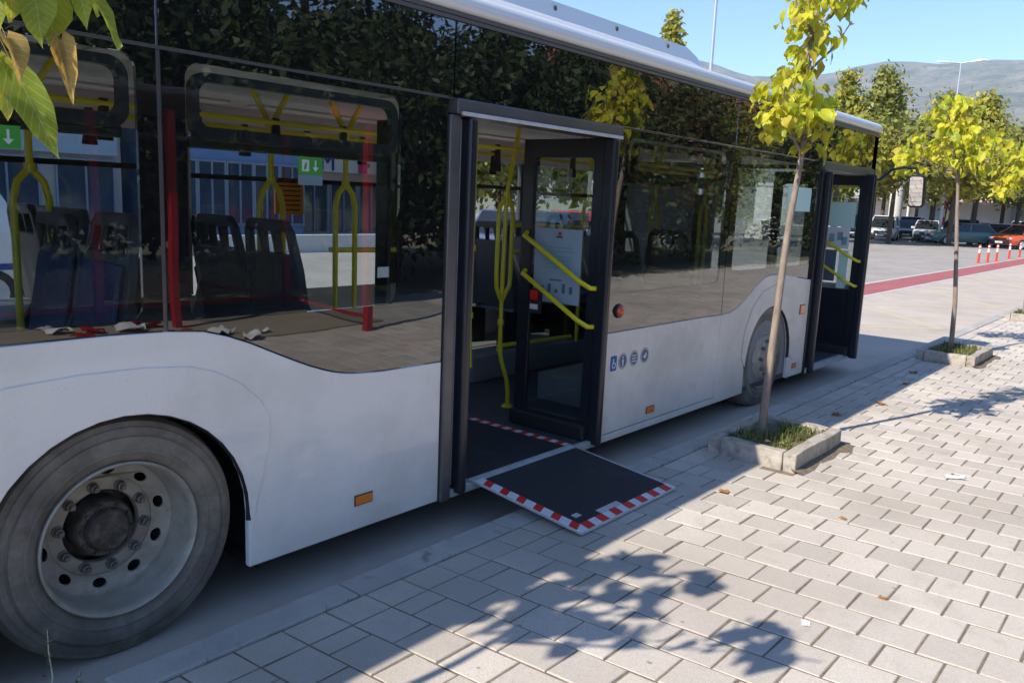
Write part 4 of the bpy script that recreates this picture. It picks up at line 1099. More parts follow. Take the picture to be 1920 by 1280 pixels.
street_tree('street_tree', 'slim young tree with large yellow leaves in the planter between the bus doors', t1, br1,
            [(4.20, -0.70, 2.55, 0.24, 0.26, 0.22, 78), (4.08, -0.68, 2.42, 0.17, 0.2, 0.14, 36), (4.50, -0.75, 2.42, 0.12, 0.16, 0.24, 40), (4.29, -0.72, 2.82, 0.13, 0.15, 0.12, 22),
             (4.46, -0.75, 3.00, 0.17, 0.2, 0.12, 26), (4.27, -0.71, 3.10, 0.10, 0.14, 0.14, 20), (4.54, -0.76, 3.26, 0.27, 0.24, 0.13, 44), (4.46, -0.74, 3.52, 0.20, 0.22, 0.18, 34)], 21, size=0.092, nmax=300, extra=0.55)
t2 = [(9.72, -0.76, 0.2), (9.75, -0.73, 0.8), (9.80, -0.66, 1.4), (9.84, -0.60, 1.9), (9.86, -0.56, 2.3), (9.86, -0.52, 2.7), (9.88, -0.48, 3.1)]
br2 = [wig((9.85, -.57, 2.25), (9.85, -.05, 2.6), 4, .02, 11), wig((9.85, -.57, 2.3), (9.9, -1.0, 2.6), 4, .02, 12), wig((9.85, -.55, 2.35), (10.3, -.5, 2.8), 4, .02, 13), wig((9.85, -.55, 2.3), (9.45, -.5, 2.7), 4, .02, 14)]
street_tree('street_tree', 'young tree with a round yellow crown in the planter ahead of the bus', t2, br2,
            [(9.85, -0.38, 2.72, 0.48, 0.46, 0.36, 110), (9.85, -0.78, 2.62, 0.42, 0.32, 0.30, 70), (9.86, 0.0, 2.52, 0.36, 0.22, 0.26, 50), (9.88, -0.42, 3.08, 0.32, 0.32, 0.22, 70)], 22, size=0.105, nmax=300, extra=0.6)
t3 = [(15.1, -0.74, 0.2), (15.12, -0.72, 1.0), (15.15, -0.68, 1.8), (15.16, -0.66, 2.4), (15.18, -0.64, 3.2)]
street_tree('street_tree', 'young yellow tree by the last planter, beyond the round crowned one', t3,
            [wig((15.15, -.68, 2.2), (15.1, -.2, 2.7), 4, .02, 31), wig((15.15, -.68, 2.3), (15.2, -1.1, 2.8), 4, .02, 32)],
            [(15.1, -0.55, 2.65, 0.6, 0.55, 0.35, 110), (15.15, -0.5, 2.95, 0.4, 0.4, 0.25, 50), (15.1, -0.2, 2.35, 0.3, 0.25, 0.2, 40)], 23, size=0.12, extra=1.0)
t0 = [(-1.25, -0.80, 0.2), (-1.26, -0.72, 0.8), (-1.25, -0.62, 1.4), (-1.25, -0.50, 1.9), (-1.25, -0.40, 2.2)]
br0 = [wig((-1.25, -.4, 2.2), (-1.55, -.2, 2.7), 4, .015, 41), wig((-1.25, -.4, 2.2), (-1.0, -.15, 2.75), 4, .015, 42), wig((-1.25, -.4, 2.2), (-1.02, -.42, 2.85), 4, .015, 43),
       wig((-1.25, -.45, 2.1), (-1.0, -1.05, 2.42), 4, .015, 44) , wig((-1.0, -1.05, 2.42), (-0.72, -1.35, 2.30), 3, .01, 45), wig((-1.25, -.4, 2.2), (-1.5, -.6, 2.8), 4, .015, 46)]
T0 = street_tree('street_tree', 'young tree by the rear wheel whose yellow-green leaves hang over the bus windows', t0, br0,
            [(-1.70, -0.10, 2.75, 0.22, 0.2, 0.16, 16), (-1.28, -0.06, 2.85, 0.28, 0.27, 0.16, 24), (-1.08, -0.36, 2.9, 0.16, 0.22, 0.12, 11), (-1.58, -0.46, 2.85, 0.28, 0.2, 0.15, 18), (-1.02, -1.0, 2.62, 0.16, 0.14, 0.10, 6)], 24, size=0.175, meshes=LEAFN)
def hand_leaf(a, b, n, wide, mesh):
    a, b = Vector(a), Vector(b); a = a.lerp(b, 0.16); L_ = (b - a).length
    inst('leaf', mesh, orient(a, b - a, n, L_) @ Matrix.Diagonal((1, wide, 1, 1)), T0)
for b in (wig((-1.0, -1.05, 2.42), (-0.66, -1.02, 2.16), 3, .008, 47), wig((-0.75, -1.03, 2.27), (-0.56, -1.08, 2.25), 3, .006, 48)):
    obj('branch', MB().tube(b, [0.006, 0.005, 0.004, 0.003], 6), 'bark', T0, smooth=50)
hand_leaf((-0.662, -0.985, 2.070), (-0.607, -1.063, 1.866), (-0.6, -0.8, 0.45), 0.50, LEAFN[0])
hand_leaf((-0.668, -0.92, 2.085), (-0.652, -0.97, 1.955), (-0.1, -0.9, 0.3), 0.75, LEAFN[1])
hand_leaf((-0.592, -1.05, 2.225), (-0.606, -1.085, 2.095), (0.1, -0.9, 0.35), 0.80, LEAFN[0])
hand_leaf((-0.632, -1.06, 2.205), (-0.640, -1.10, 2.095), (-0.4, -0.8, 0.4), 0.85, LEAFN[1])
hand_leaf((-0.672, -1.05, 2.215), (-0.676, -1.08, 2.125), (0.4, -0.8, 0.4), 0.85, LEAFN[0])
hand_leaf((-0.575, -1.10, 2.235), (-0.505, -1.20, 2.108), (0.5, -0.7, 0.5), 0.42, LEAFN[0])
hand_leaf((-0.560, -1.07, 2.235), (-0.555, -1.13, 2.150), (-0.2, -0.8, 0.5), 0.70, LEAFN[1])
hand_leaf((-0.600, -1.00, 2.235), (-0.570, -1.06, 2.160), (0.3, -0.8, 0.5), 0.75, LEAFN[1])
hand_leaf((-0.590, -1.06, 2.122), (-0.584, -1.11, 1.990), (-0.3, -0.9, 0.1), 0.46, LEAFB[0])
hand_leaf((-0.694, -1.05, 2.105), (-0.668, -1.105, 2.028), (0.2, -0.9, 0.2), 0.75, LEAFB[1])
hand_leaf((-0.690, -1.00, 2.195), (-0.695, -1.03, 2.110), (-0.6, -0.8, 0.5), 0.85, LEAFN[1])
hand_leaf((-0.520, -1.02, 2.255), (-0.495, -1.06, 2.175), (0.3, -0.8, 0.5), 0.60, LEAFN[0])

# ------------------------------------------------------------------ larger trees
def big_tree(name, label, x, y, h, rx, ry, zb, m, seed, n=2600, q=0.16, shape='round', group=None, trunk=True, z0=0.0, per=42):
    rg = random.Random(seed)
    T = empty(name, (x, y, z0), label=label, category='tree')
    if group: T['group'] = group
    tr = 0.05 + h * 0.012
    mb = MB().tube([(x, y, z0 - 0.1), (x + rg.gauss(0, .05), y + rg.gauss(0, .05), z0 + h * .3), (x + rg.gauss(0, .12), y + rg.gauss(0, .12), z0 + h * .6), (x, y, z0 + h * .95)], [tr * 1.2, tr, tr * .6, tr * .15], 9)
    for k in range(7):
        a = rg.uniform(0, 6.28); zz0 = zb + (h - zb) * rg.uniform(0.0, 0.6); r = rg.uniform(.5, .85)
        mb.tube([(x, y, z0 + zz0), (x + math.cos(a) * rx * r * .5, y + math.sin(a) * ry * r * .5, z0 + zz0 + h * .09), (x + math.cos(a) * rx * r, y + math.sin(a) * ry * r, z0 + zz0 + h * .2)], [tr * .45, tr * .3, tr * .1], 6)
    obj('trunk', mb, 'darkbark', T, smooth=60)
    mb = MB(); nc = max(14, n // per)
    for c in range(nc):
        while True:
            v = Vector((rg.uniform(-1, 1), rg.uniform(-1, 1), rg.uniform(-1, 1)))
            if v.length < 1: break
        t = (v.z + 1) / 2
        if shape == 'poplar': w = (0.45 + 0.55 * math.sin(math.pi * min(1, t * 0.9 + 0.12))) * (1 - 0.72 * t ** 1.6)
        elif shape == 'cone': w = 1.0 - 0.8 * t
        else: w = 0.92 + 0.16 * rg.random()
        push = v.length ** 0.55 / max(v.length, .05)
        cx, cy, cz = x + v.x * rx * w * min(push, 1.6), y + v.y * ry * w * min(push, 1.6), z0 + zb + (h - zb) * t
        cr = rg.uniform(0.16, 0.34) * min(rx, ry) + 0.12
        cnt = int(per * rg.uniform(.6, 1.4))
        for k in range(cnt):
            d = Vector((rg.gauss(0, 1), rg.gauss(0, 1), rg.gauss(0, .8))) * cr * .6
            p = Vector((cx, cy, cz)) + d
            nrm = (d.normalized() + Vector((rg.gauss(0, .7), rg.gauss(0, .7), rg.gauss(0.4, .6)))).normalized()
            a = nrm.orthogonal().normalized(); a.rotate(Matrix.Rotation(rg.uniform(0, 6.28), 3, nrm)); b = nrm.cross(a)
            s = q * rg.uniform(.55, 1.25)
            mb.add([p - a * s * .55, p + b * s * .32, p + a * s * .6, p - b * s * .32], [(0, 1, 2, 3)])
    obj('crown', mb, m, T, kind='stuff')
    return T
# a dense row behind the pavement (seen in the glass of the bus)
g1 = 'dense dark trees behind the pavement'
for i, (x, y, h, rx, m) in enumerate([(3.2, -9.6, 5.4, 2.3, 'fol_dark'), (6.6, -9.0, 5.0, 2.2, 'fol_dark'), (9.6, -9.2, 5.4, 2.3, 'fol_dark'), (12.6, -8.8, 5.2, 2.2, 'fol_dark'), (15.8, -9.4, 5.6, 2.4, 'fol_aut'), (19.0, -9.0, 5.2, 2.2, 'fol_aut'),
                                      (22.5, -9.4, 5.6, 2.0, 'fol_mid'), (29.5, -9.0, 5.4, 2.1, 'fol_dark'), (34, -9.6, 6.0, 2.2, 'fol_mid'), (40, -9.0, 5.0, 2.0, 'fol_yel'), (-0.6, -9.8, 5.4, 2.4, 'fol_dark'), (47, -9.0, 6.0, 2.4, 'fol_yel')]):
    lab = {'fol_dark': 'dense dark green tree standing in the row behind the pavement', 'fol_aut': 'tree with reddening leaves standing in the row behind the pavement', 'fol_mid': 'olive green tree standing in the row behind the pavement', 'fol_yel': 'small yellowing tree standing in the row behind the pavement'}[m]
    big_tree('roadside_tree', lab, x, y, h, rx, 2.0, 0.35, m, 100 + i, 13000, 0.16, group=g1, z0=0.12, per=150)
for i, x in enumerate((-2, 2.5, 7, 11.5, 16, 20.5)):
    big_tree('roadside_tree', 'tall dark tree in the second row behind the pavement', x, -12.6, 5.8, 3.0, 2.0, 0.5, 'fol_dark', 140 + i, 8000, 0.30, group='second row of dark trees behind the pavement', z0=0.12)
# beyond the bus
bt = [('poplar_tree', 'pointed yellow-green poplar, the taller of two standing close together beyond the car park', 60, 15.4, 11.8, 2.3, 2.3, 3.0, 'fol_mid', 'poplar'),
      ('poplar_tree', 'pointed yellow-green poplar, the shorter of two standing close together beyond the car park', 60, 17.9, 11.6, 1.8, 1.8, 2.0, 'fol_yel', 'poplar'),
      ('poplar_tree', 'narrow poplar behind the double street lamp', 62, 9.4, 10.0, 1.9, 1.9, 3.2, 'fol_yel', 'poplar'),
      ('poplar_tree', 'narrow green poplar left of the double street lamp', 64, 12.4, 10.4, 2.0, 2.0, 3.2, 'fol_mid', 'poplar'),
      ('broad_tree', 'broad green tree shading the white parked cars', 54, 12.4, 7.4, 2.8, 3.0, 3.3, 'fol_mid', 'round'),
      ('broad_tree', 'broad olive tree over the green parked car', 57, 9.6, 7.4, 2.6, 2.8, 3.3, 'fol_yel', 'round'),
      ('broad_tree', 'broad olive tree behind the orange parked car', 66, 7.4, 7.6, 2.8, 2.8, 3.2, 'fol_mid', 'round'),
      ('broad_tree', 'low yellowing tree just past the nose of the bus', 50, 14.6, 7.4, 2.2, 2.4, 3.2, 'fol_yel', 'round'),
      ('broad_tree', 'olive tree at the far right end of the car park', 72, 4.4, 6.0, 2.6, 2.6, 1.6, 'fol_mid', 'round'),
      ('broad_tree', 'rounded tree behind the parked cars beside the white shop', 78, 17, 8.0, 3.2, 3.2, 3.3, 'fol_mid', 'round'),
      ('tall_tree', 'tall tree whose yellowing tip shows above the roof of the bus', 45, 23.8, 13.2, 1.5, 1.5, 3.0, 'fol_yel', 'poplar'),
      ('tall_tree', 'tall green tree across the road, lower than the one above the bus roof', 45, 25.6, 11.6, 1.4, 1.4, 3.0, 'fol_mid', 'poplar')]
for i, (x, y, h, r) in enumerate([(80, 6, 8.5, 3.2), (82, 11, 9.5, 3.0), (84, 16, 10.5, 3.0), (82, 21, 10.5, 3.0), (74, 13.6, 9.0, 2.4), (70, 20.5, 11, 2.2), (88, 2, 8, 3.4), (76, 9, 8.6, 2.6)]):
    bt.append(('broad_tree', ('sunlit yellowing tree in the belt behind the car park', 'sunlit green tree in the belt behind the car park')[i % 2], x, y, h, r, r, 3.3, ('fol_yel', 'fol_mid')[i % 2], 'poplar' if i in (2, 5) else 'round'))
for i, (nm, lab, x, y, h, rx, ry, zb, m, sh) in enumerate(bt):
    big_tree(nm, lab, x, y, h, rx, ry, zb, m, 200 + i, 6500, 0.36, sh, group='trees beyond the bus')
g3 = 'green trees across the road seen through the bus'
for i, (x, y, h, rx, m) in enumerate([(19.5, 17.5, 5.5, 1.9, 'fol_mid'), (23.5, 18.5, 6.0, 2.2, 'fol_mid'), (27, 16.5, 5.5, 2.0, 'fol_yel'), (31, 18, 6.2, 2.3, 'fol_mid'), (36, 17, 6.0, 2.3, 'fol_dark'), (41, 18.5, 6.5, 2.4, 'fol_mid')]):
    big_tree('broad_tree', {'fol_mid': 'round green tree across the road, behind the bus windows', 'fol_yel': 'round yellowing tree across the road, behind the bus windows', 'fol_dark': 'round dark tree across the road, behind the bus windows'}[m], x, y, h, rx, rx, 1.7, m, 300 + i, 4200, 0.30, group=g3)

# ------------------------------------------------------------------ bus shelter behind the camera (mirrored in the glazing)
S = empty('bus_shelter', (3.2, -5.9, 0.15), label='red steel bus shelter with glass walls and a concrete floor', category='bus shelter')
obj('floor_slab', MB().panel([(-0.6, -7.15), (5.85, -7.15), (5.75, -5.1), (-0.6, -4.85)], (), 0.152, 0.168, lambda u, v, d: (u, v, d)), mat('shelter_floor', (0.36, 0.31, 0.24), 0.9, var=0.2, vscale=3), S)
for x, y in ((5.59, -6.98), (5.12, -4.68), (2.95, -6.98), (3.45, -6.10), (-0.4, -6.98)):
    obj('post', MB().box(x - .045, x + .045, y - .045, y + .045, 0.15, 2.62), 'shelter_red', S, bev=0.006)
obj('roof_beam', MB().box(-0.5, 5.7, -7.04, -6.92, 2.62, 2.74), 'darkgrey', S); obj('roof_beam', MB().box(4.6, 5.3, -4.74, -4.62, 2.62, 2.74), 'shelter_red', S)
obj('roof_panel', MB().box(-0.7, 5.9, -7.2, -5.7, 2.75, 2.83), 'darkgrey', S, bev=0.02)
for x0, x1 in ((-0.35, 1.2), (1.25, 2.90), (3.0, 5.54)):
    obj('glass_panel', MB().box(x0, x1, -6.985, -6.977, 0.35, 2.4), 'shelterglass', S)
    obj('panel_rail', MB().box(x0, x1, -7.0, -6.96, 0.29, 0.345), 'shelter_red', S)
mb = MB(); a, b = Vector((5.57, -6.93)), Vector((5.14, -4.74)); nrm = Vector((b.y - a.y, a.x - b.x)).normalized() * .004
mb.add([(p.x + s * nrm.x, p.y + s * nrm.y, z) for z in (0.35, 2.4) for p, s in ((a, 1), (b, 1), (b, -1), (a, -1))], [(0, 1, 2, 3), (7, 6, 5, 4), (0, 4, 5, 1), (1, 5, 6, 2), (2, 6, 7, 3), (3, 7, 4, 0)])
obj('glass_panel', mb, 'shelterglass', S)
obj('panel_rail', MB().tube([(5.57, -6.93, 0.32), (5.14, -4.74, 0.32)], 0.028, 4), 'shelter_red', S)
rg = random.Random(5)
def scrap(name, label, cat, x, y, z, s, m, seed, group=None, crumple=0.4):
    rr = random.Random(seed); mb = MB(); n = 5; rot = rr.uniform(0, 6.28); c, s_ = math.cos(rot), math.sin(rot)
    for i in range(n):
        for j in range(n):
            u, v = (i / (n - 1) - .5) * s * rr.uniform(.8, 1.15), (j / (n - 1) - .5) * s * .7 * rr.uniform(.8, 1.15)
            mb.v.append((x + u * c - v * s_, y + u * s_ + v * c, z + 0.003 + rr.random() * s * crumple * .5))
    for i in range(n - 1):
        for j in range(n - 1): a = i * n + j; mb.f.append((a, a + 1, a + n + 1, a + n))
    o = obj(name, mb, m, origin=(x, y, z), smooth=180, label=label, category=cat)
    if group: o['group'] = group
    return o
for k, (x, y, s, m, lab) in enumerate([(3.75, -5.0, 0.30, 'paper', 'crumpled white paper lying at the corner of the shelter floor'), (4.05, -5.25, 0.22, 'paper', 'smaller torn paper on the shelter floor'), (3.2, -5.6, 0.24, 'shelter_red', 'crumpled red wrapper on the shelter floor'),
                                     (2.6, -5.7, 0.2, 'paper', 'white wrapper by the shelter post'), (2.3, -5.9, 0.22, 'shelter_red', 'red wrapper by the shelter post'), (1.9, -5.6, 0.2, 'paper', 'white paper ball at the shelter edge'), (2.9, -6.1, 0.34, 'paper', 'largest white cloth scrap on the shelter floor'), (3.15, -6.25, 0.3, 'shelter_red', 'red cloth scrap beside the white one on the shelter floor'),
                                     (2.5, -6.2, 0.3, 'shelter_red', 'red cloth heap under the shelter bench side'), (2.2, -6.35, 0.28, 'paper', 'white cloth heap at the back of the shelter floor'), (3.6, -5.45, 0.34, 'paper', 'creased white sheet in the middle of the shelter floor')]):
    scrap('litter', lab, 'litter', x, y, 0.168, s, m, 60 + k, crumple=0.6)
# litter and fallen leaves on the pavement
for k, (x, y, s, lab) in enumerate([(3.08, -0.974, 0.06, 'small orange leaf on the pavers just right of the ramp tip'), (5.55, -0.80, 0.09, 'orange dry leaf on the shadow edge past the near planter'), (6.277, -0.939, 0.10, 'orange dry leaf on pavers between the two planters'),
                                     (7.4, -0.86, 0.08, 'rust coloured leaf at the shadow edge near the far planter'), (2.331, -2.095, 0.035, 'tiny brown leaf on a sunlit paver'), (3.177, -1.64, 0.04, 'curled grey leaf on a sunlit paver'), (8.1, -0.75, 0.09, 'dry leaf in the shade before the far planter')]):
    scrap('fallen_leaf', lab, 'leaf', x, y, 0.15, s, 'dryleaf', 80 + k, 'fallen leaves on the pavement')
scrap('white_scrap', 'white paper scrap lying on the sunlit pavers', 'paper', 4.474, -1.927, 0.15, 0.13, 'paper', 71, crumple=0.15)
scrap('white_scrap', 'small pale blot of droppings on a paver', 'paper', 1.867, -1.925, 0.149, 0.05, 'paper', 72, crumple=0.1)  # white spot of droppings, modelled as a nearly flat paper scrap
# weeds at the kerb
def weed(x, y, z, h, label, seed, m='grass'):
    rr = random.Random(seed)
    W_ = empty('weed', (x, y, z), label=label, category='weed')
    obj('stem', MB().tube(wig((x, y, z - .02), (x + .01, y + .005, z + h), 5, .006, seed), [.0035, .003, .003, .0025, .002, .001], 5), 'straw', W_)
    mb = MB()
    for k in range(16):
        t = rr.uniform(.15, 1); a = rr.uniform(0, 6.28); s = rr.uniform(.012, .03)
        p = Vector((x, y, z + h * t)); d = Vector((math.cos(a), math.sin(a), rr.uniform(.1, .9))) * s; w = Vector((-math.sin(a), math.cos(a), 0)) * s * .18
        mb.add([p, p + d * .5 + w, p + d, p + d * .5 - w], [(0, 1, 2, 3)])
    obj('foliage', mb, m, W_, kind='stuff')
weed(-0.41, -0.285, 0.0, 0.385, 'thin pale weed stalk growing out of the gutter by the rear wheel', 3)
weed(-0.315, -0.275, 0.0, 0.19, 'low yellow-green weed at the kerb beside the thin stalk', 4)

mb = MB(); rr = random.Random(77)
for k in range(70):
    x0 = rr.uniform(-0.2, 9.0); yy = rr.choice((-0.459, -0.459, -0.290)); zz0 = 0.14 if yy < -0.4 else 0.0
    for j in range(rr.randrange(4, 12)):
        x = x0 + rr.gauss(0, .02); y = yy + rr.gauss(0, .004); a = rr.uniform(0, 6.28); L_ = rr.uniform(.008, .03); d = Vector((math.cos(a) * .6, math.sin(a) * .6, 1)) * L_; w = Vector((-math.sin(a), math.cos(a), 0)) * .002
        p = Vector((x, y, zz0)); mb.add([p - w, p + w, p + d], [(0, 1, 2)])
obj('kerb_weeds', mb, 'grass', kind='stuff', label='tiny weeds sprouting along the kerb joints', category='weeds')

# ------------------------------------------------------------------ street lamps, delineators
def lamp_post(label, x, y, h, double, rot):
    P = empty('street_lamp', (x, y, 0), label=label, category='street lamp')
    obj('pole', MB().tube([(x, y, 0), (x, y, h * .5), (x, y, h)], [0.10, 0.08, 0.05], 12), 'galv', P, smooth=50)
    obj('base_plate', MB().box(x - .2, x + .2, y - .2, y + .2, -.05, .03), 'galv', P)
    d = Vector((math.cos(rot), math.sin(rot), 0))
    for s in ((-1, 1) if double else (1,)):
        a = Vector((x, y, h)); b = a + d * s * 0.75 + Vector((0, 0, .10)); c = a + d * s * 1.45 + Vector((0, 0, .16))
        obj('arm', MB().tube([a, b], [0.035, 0.03], 8), 'galv', P)
        mb = MB(); n = Vector((-d.y, d.x, 0))
        for t, w, hh in ((0, .06, .05), (.25, .14, .08), (.7, .16, .08), (1, .07, .04)):
            p = b.lerp(c, t); mb.v += [tuple(p + n * w + Vector((0, 0, -hh * .4))), tuple(p - n * w + Vector((0, 0, -hh * .4))), tuple(p - n * w * .7 + Vector((0, 0, hh))), tuple(p + n * w * .7 + Vector((0, 0, hh)))]
        for i in range(3):
            for k in range(4): k2 = (k + 1) % 4; mb.f.append((i * 4 + k, i * 4 + k2, i * 4 + 4 + k2, i * 4 + 4 + k))
        mb.f += [(3, 2, 1, 0), (12, 13, 14, 15)]
        obj('lamp_head', mb, 'lampwhite', P)
lamp_post('tall street lamp with two arms standing among the poplars', 60, 10.9, 11.7, True, R(-80))
lamp_post('bare lamp column rising behind the roof of the bus', 30, 13.25, 12.5, False, R(90))
def delineator():
    D = empty('delineator_post', (0, 0, 0), label='slim red and white flexible delineator post beside the red cycle lane', category='bollard', group='delineator posts along the cycle lane')
    obj('base', MB().lathe([(0.0001, .03), (.08, .03), (.11, .0), (.0001, .0)], (0, 0, 0), 'z', 16), 'post_red', D)
    obj('post', MB().lathe([(.045, .03), (.045, .42)], (0, 0, 0), 'z', 14), 'post_red', D)
    obj('band', MB().lathe([(.046, .42), (.046, .58)], (0, 0, 0), 'z', 14), 'post_white', D)
    obj('top', MB().lathe([(.045, .58), (.045, .72), (.03, .75), (.0001, .76)], (0, 0, 0), 'z', 14), 'post_red', D)
    obj('band', MB().lathe([(.0465, .64), (.0465, .70)], (0, 0, 0), 'z', 14), 'post_white', D)
    return D
d0 = delineator()
for i, (x, y) in enumerate([(37.0, 4.1), (38.3, 4.0), (39.6, 3.9), (43.5, 4.05), (46.0, 4.0), (48.5, 3.9), (51, 3.95), (54, 3.95)]):
    if i == 0: d0.location = (x, y, 0)
    else: copy_tree(d0, (x, y, 0))

# ------------------------------------------------------------------ vehicles
def loft(mb, secs):
    n = len(secs[0]); o = len(mb.v)
    for s in secs: mb.v += s
    for i in range(len(secs) - 1):
        for k in range(n): k2 = (k + 1) % n; mb.f.append((o + i * n + k, o + i * n + k2, o + (i + 1) * n + k2, o + (i + 1) * n + k))
    mb.f += [tuple(o + k for k in range(n))[::-1], tuple(o + (len(secs) - 1) * n + k for k in range(n))]
def car(label, cat, x, y, rz, col, kind='hatch'):
    """built along +X (front), then turned"""
    Cc = empty('parked_car' if cat == 'car' else 'white_van', (0, 0, 0), label=label, category=cat)
    if cat == 'car': Cc['group'] = 'cars in the car park'
    if kind == 'van':
        L_, W, H = 4.9, 1.9, 2.05
        body = [(-2.45, .45, 1.75), (-2.4, .3, 2.0), (1.0, .28, 2.05), (1.45, .28, 1.95), (1.9, .28, 1.2), (2.3, .3, 1.05), (2.45, .4, .8)]
        cab = None
    else:
        L_, W = (4.3, 1.76) if kind != 'sedan' else (4.6, 1.78)
        body = [(-L_ / 2, .42, .82), (-L_ / 2 + .1, .26, .95), (-L_ * .2, .24, .96), (L_ * .15, .24, .95), (L_ * .36, .24, .86), (L_ / 2 - .1, .26, .74), (L_ / 2, .38, .62)]
        zr = {'hatch': 1.48, 'suv': 1.68, 'sedan': 1.43}[kind]
        rear = -L_ / 2 + (.12 if kind != 'sedan' else .75); rr = -L_ / 2 + (.5 if kind != 'sedan' else 1.25)
        cab = [(rear, .94, .96), (rr, .94, zr), (0.1, .94, zr + .02), (L_ * .09, .94, zr - .04), (L_ * .29, .90, .93)]
    mb = MB(); secs = []
    for bx, zb, zt in body:
        e = 0.9 if abs(bx) > L_ / 2 - .15 else 1.0; w = W / 2 * e
        secs.append([(bx, -w * .93, zb), (bx, -w, zb + .18), (bx, -w, zt - .14), (bx, -w * .9, zt), (bx, w * .9, zt), (bx, w, zt - .14), (bx, w, zb + .18), (bx, w * .93, zb)])
    loft(mb, secs)
    obj('body', mb, col, Cc, smooth=40)
    if cab:
        mb = MB(); secs = []
        for bx, zb, zt in cab:
            k = (zt - zb); w0, w1 = W / 2 * .93, W / 2 * (.93 - .17 * min(1, k / .5))
            secs.append([(bx, -w0, zb - .02), (bx, -w1, zt), (bx, w1, zt), (bx, w0, zb - .02)])
        loft(mb, secs)
        obj('windows', mb, 'carglass', Cc, smooth=30)
        w1 = W / 2 * .77
        obj('roof', MB().box(cab[1][0] - .02, cab[3][0] + .03, -w1, w1, cab[2][2] - .035, cab[2][2] + .025), col, Cc, bev=0.02)
        for s in (-1, 1):
            for (ax, az), (bx_, bz) in (((cab[4][0], .92), (cab[3][0], cab[3][2])), ((0.0, .93), (-.05, cab[2][2])), ((cab[0][0] + .05, .95), (cab[1][0], cab[1][2]))):
                obj('pillar', MB().tube([(ax, s * W / 2 * .935, az), (bx_, s * W / 2 * .775, bz)], .035, 5), col, Cc)
            obj('door_mirror', MB().box(L_ * .2, L_ * .24, s * W / 2 - .02 if s > 0 else -W / 2 - .14, W / 2 + .14 if s > 0 else -W / 2 + .02, .94, 1.08), col, Cc, bev=.02)
    else:
        for s in (-1, 1):
            for a, b in ((-2.2, -1.1), (-1.0, 0.1)):
                obj('window', MB().box(a, b, s * .951 - .006, s * .951 + .006, 1.12, 1.72), 'carglass', Cc)
            obj('window', MB().panel([(0.25, 1.1), (1.55, 1.1), (1.25, 1.7), (0.25, 1.7)], (), s * .951 - .006, s * .951 + .006), 'carglass', Cc)
        obj('windscreen', MB().panel([(-.75, 1.22), (.75, 1.22), (.70, 1.88), (-.70, 1.88)], (), 0, .02, lambda u, v, d: (1.905 - (v - 1.2) * .6 + d, u, v)), 'carglass', Cc)
        obj('rear_window', MB().box(-2.47, -2.44, -.68, .68, 1.15, 1.65), 'carglass', Cc)
        for s in (-1, 1): obj('side_trim', MB().box(-2.0, 1.9, s * .955 - .01, s * .955 + .01, .62, .70), 'signblue', Cc)
    for sx in (-1, 1):
        for sy in (-1, 1):
            w = empty('wheel', (sx * L_ * .30, sy * (W / 2 - .1), .32), Cc)
            obj('tyre', MB().lathe([(.20, -.09), (.30, -.10), (.32, -.06), (.32, .06), (.30, .10), (.20, .09)], (sx * L_ * .30, sy * (W / 2 - .08), .32), 'y', 22), 'rubber', w, smooth=40)
            obj('rim', MB().lathe([(.205, .095 * sy), (.17, .085 * sy), (.05, .075 * sy), (.0001, .08 * sy)], (sx * L_ * .30, sy * (W / 2 - .08), .32), 'y', 16), 'alu', w)
    for s in (-1, 1):
        obj('headlight', MB().box(L_ / 2 - .16, L_ / 2 + .005, s * W * .36 - .16, s * W * .36 + .12, .60, .72), 'headlamp', Cc, bev=.02)
        obj('tail_light', MB().box(-L_ / 2 - .005, -L_ / 2 + .1, s * W * .39 - .08, s * W * .39 + .08, .68, .90), 'taillamp', Cc, bev=.02)
    obj('bumper', MB().box(L_ / 2 - .05, L_ / 2 + .05, -W * .42, W * .42, .28, .50), 'black' if kind != 'sedan' else col, Cc, bev=.04)
    obj('bumper', MB().box(-L_ / 2 - .05, -L_ / 2 + .05, -W * .42, W * .42, .30, .55), col, Cc, bev=.04)
    for sx in (-1, 1): obj('number_plate', MB().box(sx * (L_ / 2 + .055) - .006, sx * (L_ / 2 + .055) + .006, -.26, .26, .36, .47), 'plate', Cc)
    obj('grille', MB().box(L_ / 2 - .02, L_ / 2 + .012, -.42, .42, .56, .70), 'black', Cc)
    Cc.location = (x, y, 0.0); Cc.rotation_euler.z = rz
    return Cc
car('white off-road car parked nose-out under the broad green tree', 'car', 60.5, 14.6, R(190), 'car_white', 'suv')
car('dark blue car parked next to the white off-road car', 'car', 62.5, 17.0, R(185), 'car_blue', 'suv')
car('white hatchback parked nose-out beside the red and white pole', 'car', 63.5, 12.5, R(192), 'car_white', 'hatch')
car('white saloon parked behind the green one', 'car', 69, 12.0, R(100), 'car_white', 'suv')
car('grey-green saloon parked side-on near the orange car', 'car', 60.0, 9.3, R(120), 'car_green', 'sedan')
car('silver hatchback parked beyond the green saloon', 'car', 68, 9.2, R(160), 'car_silver', 'hatch')
car('bright orange car parked by the delineator posts', 'car', 60.0, 5.9, R(150), 'car_orange', 'hatch')
car('dark red car parked behind the orange one', 'car', 66.5, 6.6, R(180), 'car_red', 'hatch')
car('silver off-road car parked between the two white nose-out cars', 'car', 66.5, 14.4, R(188), 'car_silver', 'suv')
car('white hatchback parked between the green saloon and the orange car', 'car', 64.5, 8.0, R(175), 'car_white', 'hatch')
car('pale hatchback parked in the second row behind the white off-road car', 'car', 74, 17.4, R(180), 'car_white', 'hatch')
car('white estate parked at the far end behind the dark red car', 'car', 73, 8.0, R(170), 'car_white', 'suv')
car('white van-like car parked furthest from the cycle lane', 'car', 66, 19.2, R(185), 'car_white', 'hatch')
